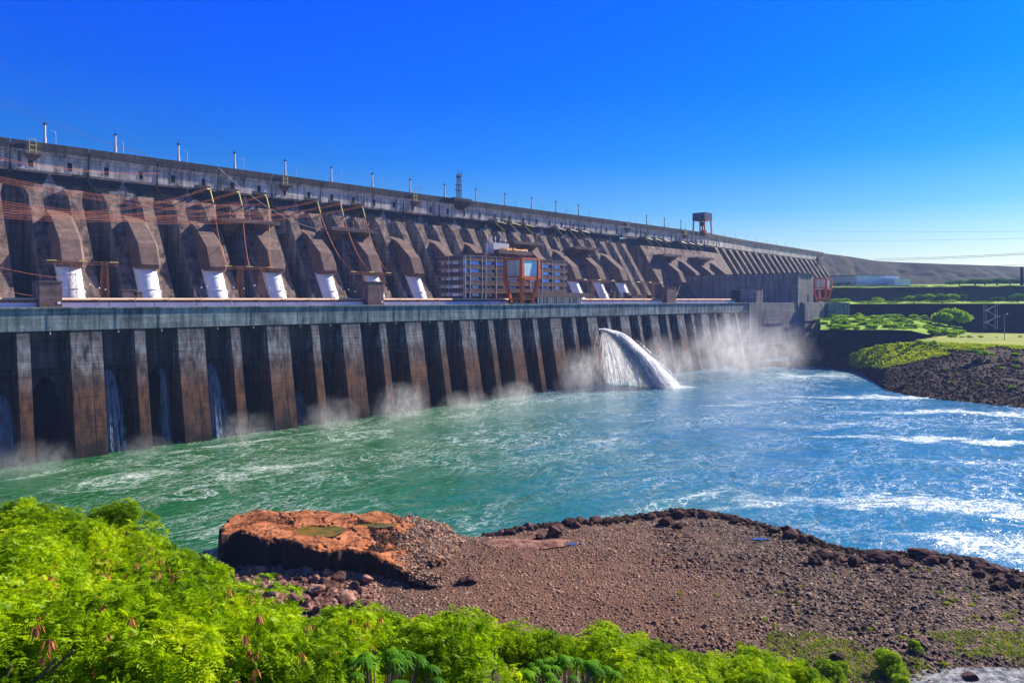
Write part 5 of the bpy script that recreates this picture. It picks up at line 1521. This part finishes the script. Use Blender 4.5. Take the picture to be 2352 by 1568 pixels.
m_soil = M_soil("hillside soil", (.03, .02, .012), (.09, .05, .03), (.03, .07, .008), .8, 1.2)
me = bpy.data.meshes.new("hillside"); me.from_pydata(V, [], F); me.materials.append(m_soil); me.update()
tag(link("hillside", me), kind="structure")

fr = random.Random(21); cnt = 0
py = 1138.0
placed = []
while py < 1640:
    px = -60.0
    while px < 1960:
        q = px + fr.uniform(-14, 14); w = py + fr.uniform(-12, 12)
        yb = float(np.interp(q, BX, BYv))
        dep = canopy(q, min(w, 1600)) if w < 1568 else canopy(q, 1568) * (1568 - HZ) / (w - HZ)
        step = 1.05 * FPX / dep
        if (abs(q - 868) < 110 and w > 1552) or (abs(q - 1300) < 110 and w > 1560): px += step; continue
        if w >= yb + 4 + 0.85 * FPX / dep:
            sh = 1.0 + .25 * fr.random()
            P = atD(q, w, dep)
            placed.append((P, sh, q, w, dep))
        px += step
    py += 42 if py < 1300 else 50
for q in range(590, 1960, 30):
    yb = float(np.interp(q, BX, BYv)); placed.append((atD(q, yb + 34 + fr.uniform(-6, 12), canopy(q, yb + 34)), fr.uniform(.55, .85), q, yb + 34, 26))
EXTRA = [(285, 1228, 26, 1.1), (200, 1245, 26, .8), (420, 1290, 26, .5), (395, 1300, 26, .6), (90, 1212, 27, .9), (20, 1208, 27, .9), (1090, 1478, 26, .8), (1400, 1498, 26, .9), (1470, 1500, 26, .6), (1630, 1545, 28, .7), (1770, 1545, 28, .8)]
for q, w, dep, sh in EXTRA: placed.append((atD(q, w, dep), sh, q, w, dep))
print("shrubs", len(placed))
for i, (P, sh, q, w, dep) in enumerate(placed):
    reg = "left" if q < 560 else ("middle" if q < 1250 else "right")
    top = w < float(np.interp(q, BX, BYv)) + 90
    lab = ("feathery bright green shrub on the foreground slope's upper rim, %s part" if top else "feathery bright green shrub low on the foreground slope, %s part") % reg
    o = thing("feathery_shrub", lab, "shrub", P, "feathery shrubs covering the foreground slope")
    o.rotation_euler = (0, 0, fr.uniform(0, 6.28)); o.scale = (sh,) * 3
    link("foliage", FEA[i % 4], o)
    link("stem", STM[i % 2], o)
    if q < 760 and w > 1330 and fr.random() < .95: link("seed_pods", PODS[i % 3], o)

# umbrella-leaved plants
def umbrella_mesh(seed, npalm, rx, ry, rz, ls=.3):
    g = np.random.default_rng(seed); Vs = []; F = []; b = 0
    st = MB()
    for i in range(npalm):
        a = g.uniform(0, 6.283); q = g.uniform(0, 1) ** .5
        c = np.array([rx * q * math.cos(a), ry * q * math.sin(a), rz * (1 - q * q) * g.uniform(.75, 1.05)])
        st.tube([(c[0] * .25, c[1] * .25, -1.1), (c[0] * .8, c[1] * .8, c[2] - .35), tuple(c)], [.022, .014, .008], 5)
        nl = 9; ph = g.uniform(0, 6.28)
        for k in range(nl):
            an = ph + 2 * math.pi * k / nl; l = ls * g.uniform(.8, 1.15); d = np.array([math.cos(an), math.sin(an), 0]); s = np.array([-math.sin(an), math.cos(an), 0])
            for j in range(4):
                pass
            pts = []
            for t, w in ((0, .006), (.25, .024), (.55, .036), (.85, .026), (1.0, .003)):
                p = c + d * (l * (t * .9)) + np.array([0, 0, .04 * t - .42 * l / .3 * .55 * t * t])
                w_ = w * ls / .3
                pts.append((p - s * w_ + np.array([0, 0, -w_ * .45]), p + np.array([0, 0, .0]), p + s * w_ + np.array([0, 0, -w_ * .45])))
            for row in pts: Vs.extend(row)
            for j in range(4):
                F.append((b + j * 3, b + j * 3 + 1, b + j * 3 + 4, b + j * 3 + 3)); F.append((b + j * 3 + 1, b + j * 3 + 2, b + j * 3 + 5, b + j * 3 + 4))
            b += 15
    return np_mesh("umbrella_leaves", np.array(Vs), np.array(F), m_leafd), st
for i, (px, py, dep, n_, rx, ry, rz, lab) in enumerate(((872, 1566, 10.0, 64, .95, .95, .50, "dark green umbrella-leaved plant at the bottom edge, left of centre"),
                                                    (1305, 1572, 12.0, 70, 1.1, 1.05, .50, "dark green umbrella-leaved plant at the bottom edge, right of centre"),
                                                    (285, 1350, 15.5, 12, .5, .5, .35, "small dark umbrella-leaved plant among the shrubs at left"),
                                                    (640, 1465, 15.5, 8, .5, .5, .2, "small dark leafy plant amid the shrubs in the lower middle"))):
    P = atD(px, py, dep); o = thing("umbrella_plant", lab, "plant", (P[0], P[1], P[2] - .12), None, 0)
    me, st = umbrella_mesh(60 + i, n_, rx, ry, rz, .17)
    link("leaves", me, o); st.build("stem", m_bark, o)

# weeds and tufts on the shingle
def tuft_mesh(seed, n=70, r=.6, mat=None):
    g = np.random.default_rng(seed); d = unit(g.normal(0, 1, (n, 3)) * np.array([1, 1, .9])); d[:, 2] = np.abs(d[:, 2])
    P = d * g.uniform(.2, 1, n)[:, None] * np.array([r, r, r * .8]); l = g.uniform(.08, .2, n) * r / .6
    U = unit(d + g.normal(0, .5, d.shape)); w = unit(np.cross(U, g.normal(0, 1, d.shape)))
    V, F = quads_from(P, U * l[:, None], w * (l * .42)[:, None]); return np_mesh("tuft", V, F, mat or m_weed)
TF = [tuft_mesh(i, 90) for i in range(3)]
for i in range(120):
    px = fr.uniform(1560, 2352); py = fr.uniform(1290, 1560)
    if fr.random() > ((px - 1500) / 850) * .8 + (py - 1290) / 600: continue
    p = atZ(px, py, 2.3); o = link("weed_tuft", TF[i % 3]); s = fr.uniform(.4, 1.3)
    o.location = (p[0], p[1], bz(p[0], p[1])); o.scale = (s, s, s * .7); o.rotation_euler = (0, 0, fr.uniform(0, 6))
    tag(o, "small yellow green weed tuft growing on the right part of the shingle", "weed", "weed tufts on the shingle")
SH = feather_mesh("foliage", 400, rad=(1.6, 1.6, 1.0), nspray=900, frond=.22)
for i, (px, py, s, lab) in enumerate(((2040, 1528, 1.5, "bushy bright green tuft on the shingle at lower right"), (1905, 1562, 1.5, "green bush on the shingle at the bottom edge, first"), (1850, 1585, 1.7, "green bush at the right end of the foreground slope"), (2070, 1575, .9, "low green bush at the bottom edge below the bushy tuft"),
                                   (2100, 1482, .7, "small green bush above the bushy tuft at lower right"), (1935, 1535, .7, "small pale green bush by the angular rock at lower right"))):
    p = atZ(px, py + 10, 2.3); o = thing("green_bush", lab, "bush", (p[0], p[1], bz(p[0], p[1]) + .8 * s), None, 0); o.scale = (s, s, s)
    link("foliage", SH, o); link("stem", STM[0], o)
x, y = in_view_pts(5200, 1760, 2420, 1455, 1600, 31); k = fbm(x * .12, y * .12, 5.5) > -.02
x, y = x[k], y[k]; zz = beach_z(x, y); g = np.random.default_rng(8); n = len(x) * 5
P = np.repeat(np.stack([x, y, zz], 1), 5, 0) + g.normal(0, .2, (n, 3)) * np.array([1, 1, .3]) + np.array([0, 0, .15])
U = unit(g.normal(0, 1, (n, 3)) + np.array([0, 0, .8])); w = unit(np.cross(U, g.normal(0, 1, (n, 3)))); l = g.uniform(.06, .2, n)
V, F = quads_from(P, U * l[:, None], w * (l * .35)[:, None])
tag(link("ground_cover", np_mesh("ground_cover", V, F, m_weed)), "yellow green ground cover on the shingle at lower right", "ground cover", kind="stuff")
# cormorants? small dark birds resting on the shore stones
def bird(x, y, z, label):
    o = thing("bird", label, "bird", (x, y, z), "small dark birds on the shore stones")
    m = MB((x, y, z)); m.tube([(x - .28, y, z + .12), (x - .1, y, z + .25), (x + .05, y, z + .42), (x + .1, y, z + .62), (x + .12, y, z + .72), (x + .24, y, z + .72)], [.03, .11, .12, .05, .055, .012], 8)
    m.build("body", m_dark, o, smooth=True)
for px, py, w in ((1878, 1222, "left"), (1868, 1221, "middle"), (1898, 1230, "right")):
    p = atZ(px - 10, py, 2.0); bird(p[0], p[1], bz(p[0], p[1]) + .6, "small dark bird on the shore stones above the blue puddle, %s one" % w)

# ================================================================== FAR BANK
m_cliff = M_rock("dark blue basalt cliff", (.006, .006, .008), (.018, .016, .018), (.04, .032, .032), sc=.12)
m_scree = M_rock("dark scree slope", (.006, .004, .004), (.018, .011, .011), (.06, .034, .028), sc=.5)
m_reef = M_rock("wet black reef", (.003, .003, .004), (.008, .007, .008), (.02, .016, .016), sc=.2)
m_grass = M_soil("dry yellow grass", (.22, .26, .02), (.42, .36, .05), (.10, .22, .02), .7, .12)
m_verge = M_soil("green verge", (.07, .20, .004), (.22, .42, .008), (.38, .42, .02), .5, .15)
m_emb = M_soil("rock fill embankment", (.004, .006, .012), (.009, .011, .020), (.10, .085, .01), .28, .03)
m_road = M_soil("dusty road", (.35, .27, .22), (.42, .32, .26), (.35, .27, .22), .1, .2)
def sheet(name, A, B, mat, nu=None, nv=10, amp=1.0, sc=.05, lab=None, cat_=None, kind="structure", smooth=False, edge=0.0):
    """surface between polylines A and B (same length), subdivided and roughened"""
    A = [Vector(p) for p in A]; B = [Vector(p) for p in B]; PA = []; PB = []
    for i in range(len(A) - 1):
        L = max((A[i + 1] - A[i]).length, (B[i + 1] - B[i]).length); k = max(2, int(L / (nu or 6)))
        for j in range(k): PA.append(A[i].lerp(A[i + 1], j / k)); PB.append(B[i].lerp(B[i + 1], j / k))
    PA.append(A[-1]); PB.append(B[-1])
    nu_ = len(PA); V = np.array([[tuple(PA[i].lerp(PB[i], j / nv)) for j in range(nv + 1)] for i in range(nu_)])
    tt = np.linspace(0, 1, nv + 1)[None, :]
    w = np.sin(math.pi * tt) * (1 - edge) + edge
    dx = fbm(V[..., 0] * sc, V[..., 1] * sc, V[..., 2] * sc * 1.5 + 3) * amp; dy = fbm(V[..., 0] * sc + 9, V[..., 1] * sc, V[..., 2] * sc * 1.5) * amp; dz = fbm(V[..., 0] * sc, V[..., 1] * sc + 5, V[..., 2] * sc * 1.5 + 7) * amp * .5
    V[..., 0] += dx * w; V[..., 1] += dy * w; V[..., 2] += dz * w
    i = np.arange(nu_ - 1)[:, None] * (nv + 1) + np.arange(nv)[None]; i = i.ravel()
    F = np.stack([i, i + nv + 1, i + nv + 2, i + 1], 1)
    o = link(name, np_mesh(name, V.reshape(-1, 3), F, mat, smooth)); tag(o, lab, cat_, kind=kind)
    return o
D = atD
# shore line of the far bank, z = 0
wl = [(1640, 842), (1700, 853), (1790, 849), (1870, 843), (1955, 849), (2000, 872), (2035, 897), (2100, 910), (2200, 922), (2352, 937), (2600, 965)]
WL = [atZ(x, y, -.2) for x, y in wl]
def up(p, dz, out): # point raised and pushed inland (away from the river)
    d = Vector((p[0], p[1], 0)).normalized(); return (p[0] + d.x * out, p[1] + d.y * out, p[2] + dz)
# rocky toe
sheet("reef", WL[:4], [up(WL[0], .9, 60), up(WL[1], .9, 60), up(WL[2], .9, 70), up(WL[3], 1.2, 60)], m_reef, 5, 10, .8, .09)
sheet("river_bank", WL[3:], [up(WL[3], 6, 9), D(1962, 818, 505), D(1990, 802, 510), D(2050, 792, 480), D(2120, 786, 455), D(2200, 790, 440), D(2352, 796, 418), D(2600, 806, 395)], m_scree, 5, 18, 2.6, .09)
# dark cliff between powerhouse and terrace
ctop = [D(1872, 790, 548), D(1884, 757, 543), D(1960, 757, 535), D(2040, 757, 530), D(2092, 759, 525), D(2130, 768, 515)]
cbot = [D(1872, 846, 535), D(1890, 844, 527), D(1962, 832, 525), D(2030, 818, 520), D(2080, 805, 516), D(2120, 795, 508)]
sheet("cliff", cbot, ctop, m_cliff, 7, 12, 4.5, .07)
# terrace above it, rising to a planted bank
def zat(px, dep, z): return (ray(px)[0] * dep, ray(px)[1] * dep, z)
sheet("terrace", ctop[1:], [D(1885, 729, 690), D(1960, 727, 690), D(2040, 728, 680), D(2130, 735, 660), D(2200, 752, 600)], m_verge, 8, 8, 2.0, .06)
# yellow grass terrace, z ~ 23
sheet("grass_terrace", [D(2092, 790, 470), D(2120, 787, 455), D(2200, 791, 440), D(2352, 797, 418), D(2650, 808, 395)], [D(2130, 764, 590), D(2190, 762, 600), D(2240, 764, 610), D(2352, 766, 620), D(2650, 770, 620)], m_grass, 10, 8, .7, .04)
# second cliff and the promenade above it
sheet("cliff", [D(1890, 731, 700), D(2000, 730, 700), D(2130, 733, 690), D(2200, 764, 640), D(2352, 768, 640), D(2700, 775, 640)], [D(1890, 699, 705), D(2000, 697.5, 705), D(2130, 697, 700), D(2190, 697, 660), D(2352, 697, 660), D(2700, 697, 660)], m_cliff, 9, 8, 2.5, .06)
sheet("promenade", [D(1880, 699, 700), D(2130, 697.4, 700), D(2190, 697.4, 660), D(2352, 697.4, 660), D(2700, 697.4, 660)], [D(1880, 692, 960), D(2130, 691.5, 960), D(2190, 691.5, 960), D(2352, 691.5, 960), D(2700, 691.5, 960)], m_verge, 14, 8, 1.2, .05)
sheet("cliff", [D(1860, 693, 950), D(2100, 693, 950), D(2352, 693, 950), D(2700, 693, 950)], [D(1860, 659, 960), D(2000, 660, 960), D(2352, 656.5, 960), D(2700, 655, 960)], m_cliff, 12, 8, 4, .05)
sheet("upper_terrace", [D(1860, 660, 950), D(2000, 661, 950), D(2352, 657.5, 950), D(2700, 656, 950)], [D(1860, 654, 1250), D(2000, 654, 1250), D(2352, 652, 1250), D(2700, 651, 1250)], m_verge, 16, 6, 2, .03)
crest = [(1878, 579.5, 1150), (1900, 583, 1200), (1950, 589, 1300), (2010, 599, 1420), (2060, 602, 1490), (2150, 605.5, 1520), (2250, 609, 1580), (2352, 612.5, 1660), (2700, 622, 1850)]
sheet("embankment", [D(x, 655, d - 85) for x, y, d in crest], [D(x, y, d) for x, y, d in crest], m_emb, 10, 24, 7, .04, edge=.08)
# base ground far below everything
gnd = link("ground", np_mesh("ground", np.array([(-700, -900, -4.0), (2900, -900, -4.0), (2900, 1500, -4.0), (-700, 1500, -4.0)]), np.array([[0, 1, 2, 3]]), m_emb)); tag(gnd, kind="structure")
hill = sheet("hill", [D(2700, 640, 1850), D(2400, 640, 2100), D(1900, 660, 2400)], [D(2700, 640, 2100), D(2400, 640, 2300), D(1900, 660, 2600)], m_emb, 60, 4, 10, .01)
# access road ramp
sheet("road", [D(2085, 737.5, 655), D(2140, 733, 655), D(2160, 737, 640)], [D(2110, 727, 690), D(2150, 728, 690), D(2170, 731, 680)], m_road, 6, 3, .2, .05)
# concrete retaining wall by the crane
rw = thing("retaining_wall", "pale blue grey concrete retaining wall right of the powerhouse end", "wall", D(1960, 715, 690))
m = MB(rw.location); a, b = Vector(D(1902, 728, 688)), Vector(D(1952, 728, 695)); m.stack([[a, b, b + Vector((3, 3, 0)), a + Vector((3, 3, 0))], [Vector((q.x, q.y, 48.0)) for q in (a, b, b + Vector((3, 3, 0)), a + Vector((3, 3, 0)))]])
m.build("wall", m_fascia, rw)
# warehouse
def oriented_box(m, A, B, depth, z0, z1, inset=0.0, mi=0):
    A = Vector((A[0], A[1], 0)); B = Vector((B[0], B[1], 0)); d = (B - A).normalized(); n = Vector((-d.y, d.x, 0)); 
    if n.dot(A) < 0: n = -n
    A = A + d * inset + n * inset; B = B - d * inset + n * inset
    r = [A, B, B + n * (depth - 2 * inset), A + n * (depth - 2 * inset)]
    m.stack([[Vector((p.x, p.y, z0)) for p in r], [Vector((p.x, p.y, z1)) for p in r]], mi)
wh = thing("warehouse", "long low pale blue white warehouse on the upper terrace below the embankment", "warehouse", D(2030, 655, 1060))
m = MB(wh.location); oriented_box(m, D(1968, 655, 1050), D(2066, 655, 1075), 60, 70, 87); m.build("main_shed", m_shed, wh)
m = MB(wh.location); oriented_box(m, D(2055, 655, 1045), D(2091, 655, 1052), 40, 70, 82); m.build("side_shed", m_shed, wh)
m = MB(wh.location); oriented_box(m, D(1966, 655, 1040), D(2056, 655, 1062), 8, 71, 76); m.build("lean_to", m_greysteel, wh)
m = MB(wh.location); oriented_box(m, D(1967.5, 655, 1049), D(2066.5, 655, 1074.3), 61.5, 87.05, 88.2); m.build("roof", m_fascia, wh)
# stair tower against the cliff
sp = D(2278, 757, 625); st = thing("stair_tower", "zigzag steel stair tower standing against the dark cliff at right", "stair tower", sp)
m = MB(sp); dv = Vector((SA, -CA, 0))
for s_ in (-5, 5):
    for q in (0, 3):
        m.beam(Vector(sp) + dv * s_ + Vector((CA, SA, 0)) * q, Vector(sp) + dv * s_ + Vector((CA, SA, 0)) * q + Vector((0, 0, 22)), .35)
m.build("frame", m_greysteel, st)
for i in range(4):
    m = MB(sp); s_ = 5 if i % 2 else -5
    m.beam(Vector(sp) - dv * s_ + Vector((0, 0, 1 + i * 5.4)), Vector(sp) + dv * s_ + Vector((0, 0, 1 + (i + 1) * 5.4)), 1.0, .45)
    m.build("stair_flight", m_greysteel, st)
    m = MB(sp); q = Vector(sp) + dv * s_ + Vector((0, 0, 1 + (i + 1) * 5.4)); m.box(q.x - 2, q.x + 2, q.y - 2, q.y + 2, q.z - .2, q.z + .1); m.build("landing", m_greysteel, st)
lp = D(2307, 787, 500); l2 = thing("flood_light", "tall thin floodlight pole on the yellow grass terrace", "lamp", lp)
m = MB(lp); m.tube([lp, (lp[0], lp[1], lp[2] + 20.5)], [.28, .16], 6); m.build("pole", m_steel, l2)
m = MB(lp); m.box(lp[0] - 1.8, lp[0] + 1.8, lp[1] - 1.8, lp[1] - 1.2, lp[2] + 20.3, lp[2] + 20.9); m.build("lamp_head", m_whiterib, l2)
lp = D(2116, 690, 950)
sp_ = D(2347, 656, 900); cp = thing("chimney", "dark slender chimney post at the far right edge", "chimney", sp_)
m = MB(sp_); m.tube([sp_, (sp_[0], sp_[1], sp_[2] + 23.5)], [1.9, 1.7], 10); m.build("shaft", m_cliff, cp)
m = MB(sp_); m.tube([(sp_[0], sp_[1], sp_[2] + 23.5), (sp_[0], sp_[1], sp_[2] + 24.3)], [2.2, 2.2], 10); m.build("rim", m_dark, cp)
# small box building by the ramp
bp = D(2130, 735, 640); bb = thing("brick_hut", "tiny reddish hut beside the access ramp", "hut", bp)
m = MB(bp); oriented_box(m, D(2126, 736, 640), D(2144, 736, 642), 4, 29.5, 33.5); m.build("wall", m_hous, bb); m = MB(bp); oriented_box(m, D(2125.4, 736, 639.5), D(2144.6, 736, 641.5), 5, 33.55, 34.1); m.build("roof", m_brownslab, bb)

# ------------------------------------------------------------------ far vegetation
def crown_mesh(seed, n=2600, rad=(1, 1, .75), lobes=9, leaf=.075, mat=None):
    g = np.random.default_rng(seed)
    L = unit(g.normal(0, 1, (lobes, 3))) * g.uniform(.35, .75, lobes)[:, None]; L[:, 2] = np.abs(L[:, 2]) * .8; lr = g.uniform(.28, .45, lobes)
    k = g.integers(0, lobes, n); d = unit(g.normal(0, 1, (n, 3))); P = (L[k] + d * (lr[k] * g.uniform(.6, 1.08, n))[:, None]) * np.array(rad)
    U = unit(g.normal(0, 1, (n, 3))); w = unit(np.cross(U, g.normal(0, 1, (n, 3)))); l = leaf * g.uniform(.6, 1.5, n)
    V, F = quads_from(P, U * l[:, None], w * (l * .7)[:, None]); return np_mesh("crown", V, F, mat or m_leaff)
m_leafy = M_leaf("sunlit far leaf", (.12, .26, .006), (.28, .50, .008), (.42, .60, .02), .45)
CR = [crown_mesh(200 + i) for i in range(3)] + [crown_mesh(210 + i, mat=m_leafy) for i in range(3)]
tm = MB(); tm.tube([(0, 0, -1.0), (.03, 0, -.4), (0, 0, .2)], [.09, .06, .03], 6); tm.tube([(0, 0, -.35), (.3, .1, .25)], [.04, .015], 5); tm.tube([(0, 0, -.3), (-.25, .2, .3)], [.04, .015], 5)
to = tm.build("trunk", m_bark); TRK = to.data; bpy.data.objects.remove(to)
g2 = random.Random(77)
def tree(px, py, dep, wpx, hpx, lab, grp=None, kind=0, name="tree"):
    """py: foot of the tree in the photo's frame"""
    p = D(px, py, dep); w = wpx / FPX * dep / 2; h = hpx / FPX * dep
    o = thing(name, lab, "tree" if name == "tree" else "bush", p, grp)
    o.rotation_euler = (0, 0, g2.uniform(0, 6.28)); 
    c = link("crown", CR[kind * 3 + g2.randrange(3)], o); c.scale = (w, w, h * .62); c.location = (0, 0, h * .36)
    t = link("trunk", TRK, o); t.scale = (w, w, h * .45); t.location = (0, 0, h * .42)
    return o
tree(2180, 752, 610, 84, 54, "large round dark green tree at the foot of the right-hand cliff", kind=1)
tree(2156, 748, 612, 44, 40, "bright green tree merging with the large tree's left side", kind=1)
for i, (x, w, h) in enumerate(((2072, 30, 16), (2092, 30, 22), (2112, 34, 26), (2136, 34, 28), (2162, 36, 28), (2190, 36, 29), (2210, 26, 27))):
    tree(x, 695, 800, w, h, "bushy tree in the row along the promenade, %s from the left" % ORD[i], "row of trees along the promenade", i % 2)
for i, (x, y, dep, w, h, k) in enumerate(((1918, 696, 780, 40, 15, 1), (1940, 696, 780, 26, 14, 1), (2018, 697, 780, 30, 18, 1), (1995, 698, 740, 60, 9, 1), (2044, 698, 740, 40, 8, 1), (2292, 696, 800, 28, 20, 0), (2338, 695, 800, 44, 28, 0), (2255, 697, 760, 60, 8, 1))):
    tree(x, y, dep, w, h, "low flat-topped bush on the promenade, %s from the left" % ORD[i], "bushes on the promenade", k, "bush")
for i, (x, w, h) in enumerate(((1905, 22, 14), (1925, 26, 12), (1946, 14, 12), (2182, 26, 15), (2204, 34, 20), (2240, 50, 24), (2262, 40, 22), (2290, 50, 26), (2320, 44, 24), (2345, 40, 24))):
    tree(x, 657, 1060, w, h, "hazy green tree on the upper terrace, %s from the left" % ORD[i], "trees on the upper terrace", 0)
n = 0
for _ in range(135):
    px = g2.uniform(1885, 2200); t = g2.random()
    y = 730 + t * 27 + (max(0, px - 2090) * .22); dep = 690 - t * 155 - max(0, px - 2090) * .3
    if px < 1910 and t > .6: continue
    tree(px, y + 3, dep, g2.uniform(18, 42), g2.uniform(11, 22), "bright green bush on the overgrown bank above the river cliff", "bushes on the overgrown bank", 1, "bush"); n += 1
def scree_pt(px, t):
    top_ = float(np.interp(px, [1955, 1990, 2050, 2120, 2352, 2600], [820, 802, 792, 787, 797, 806])); td = float(np.interp(px, [1955, 1990, 2050, 2120, 2200, 2352, 2600], [506, 510, 480, 455, 440, 418, 395]))
    bt = float(np.interp(px, [1955, 2000, 2035, 2100, 2200, 2352, 2600], [849, 872, 897, 910, 922, 937, 965])); bd = CAMH * FPX / (bt - HZ)
    a_ = Vector(D(px, top_, td)); b_ = Vector(D(px, bt, bd)); return a_.lerp(b_, t)
def bush_at(p, w, h, lab, grp, kind=1):
    o = thing("bush", lab, "bush", p, grp); o.rotation_euler = (0, 0, g2.uniform(0, 6.28))
    c = link("crown", CR[kind * 3 + g2.randrange(3)], o); c.scale = (w, w, h * .62); c.location = (0, 0, h * .3)
    t = link("trunk", TRK, o); t.scale = (w, w, h * .45); t.location = (0, 0, h * .42)
for i in range(50):
    px = 1962 + 190 * g2.random() ** 1.2; t = g2.random() ** 1.4 * max(.12, .62 - (px - 1962) / 330)
    bush_at(scree_pt(px, t), g2.uniform(1.2, 3.2), g2.uniform(1.6, 3.6), "yellow green scrub bush on the point of the rocky bank", "scrub on the rocky point")
for i in range(16):
    px = g2.uniform(2130, 2352); bush_at(scree_pt(px, g2.uniform(.02, .75)), g2.uniform(1.0, 2.6), g2.uniform(1.2, 2.6), "small green bush scattered on the dark scree slope", "small bushes scattered on the scree")
for i in range(9):
    px = g2.uniform(2150, 2352); p = D(px, g2.uniform(768, 785), 520); bush_at((p[0], p[1], 22.8), g2.uniform(1.0, 2.6), g2.uniform(.8, 2.2), "low green clump growing on the yellow grass terrace", "clumps on the yellow grass terrace")
for i, (x, y, w, h) in enumerate(((2262, 822, 40, 22), (2240, 812, 24, 14), (2290, 828, 20, 10), (2335, 820, 20, 14), (2350, 838, 44, 26), (2120, 815, 18, 9))):
    tree(x, y, 405, w, h, "green bush on the dark scree slope at right, %s from the left" % ORD[i], "bushes on the dark scree slope", 1, "bush")
for i in range(16):
    tree(g2.uniform(1900, 2352), g2.uniform(694, 697), 720, g2.uniform(20, 50), g2.uniform(4, 7), "low green hedge clump along the promenade edge", "hedge along the promenade edge", 1, "bush")
for i in range(18):
    tree(g2.uniform(1900, 2352), 658.5, 955, g2.uniform(20, 44), g2.uniform(3, 5), "low green clump on the rim of the upper terrace", "clumps on the upper terrace rim", 1, "bush")
# scree stones on the far slope
g = np.random.default_rng(55); n = 7000
pxs = g.uniform(1990, 2420, n); tt = g.random(n)
top = np.interp(pxs, [1990, 2050, 2120, 2352, 2600], [802, 792, 787, 797, 806]); topd = np.interp(pxs, [1990, 2050, 2120, 2200, 2352, 2600], [510, 480, 455, 440, 418, 395])
bot = np.interp(pxs, [1955, 2000, 2035, 2100, 2200, 2352, 2600], [849, 872, 897, 910, 922, 937, 965]); botd = (CAMH) * FPX / (bot - HZ)
ra_ = (pxs - CX) / FPX
def P3(py, dep): return np.stack([(CA + SA * ra_) * dep, (SA - CA * ra_) * dep, CAMH + (HZ - py) / FPX * dep], 1)
A_, B_ = P3(top, topd), P3(bot, botd)
P = A_ + (B_ - A_) * tt[:, None]
tag(link("scree", stones("scree", P, (.35, 1.5), m_scree, seed=5, pw=3)), "dark broken rocks on the far river bank", "scree", kind="stuff")

g = np.random.default_rng(91); P = []
for i in range(5200):
    px = 1958 + 400 * g.random() ** 1.6; t = g.random() ** 1.3 * max(.10, .75 - (px - 1962) / 420)
    q = scree_pt(px, t)
    if fbm(np.array([q.x * .06]), np.array([q.y * .06]), 3.0)[0] > -.12: P.append(q)
P = np.repeat(np.array([tuple(q) for q in P]), 4, 0) + g.normal(0, .7, (len(P) * 4, 3)) * np.array([1, 1, .4]) + np.array([0, 0, .6]); n = len(P)
U = unit(g.normal(0, 1, (n, 3)) + np.array([0, 0, .6])); w = unit(np.cross(U, g.normal(0, 1, (n, 3)))); l = g.uniform(.3, .8, n)
V, F = quads_from(P, U * l[:, None], w * (l * .5)[:, None])
tag(link("bank_grass", np_mesh("bank_grass", V, F, M_leaf("bank grass leaf", (.20, .34, .003), (.38, .52, .004), (.55, .55, .02), .45))), "yellow green grass over the point of the rocky bank", "grass", kind="stuff")
# thin air that turns the far things blue
def haze():
    t = NT("haze"); v = t.n("ShaderNodeVolumePrincipled"); v.inputs["Color"].default_value = (.34, .52, 1.0, 1); v.inputs["Density"].default_value = HAZE_D
    v.inputs["Anisotropy"].default_value = .0
    t.l(v.outputs[0], t.out.inputs["Volume"])
    m = MB(); m.box(-720, 2920, -920, 1520, -5.5, 190); o = m.build("haze", t.mat); tag(o, kind="stuff", label="thin blue air over the whole valley")
    o["category"] = "haze"
HAZE_D = .00009
haze()
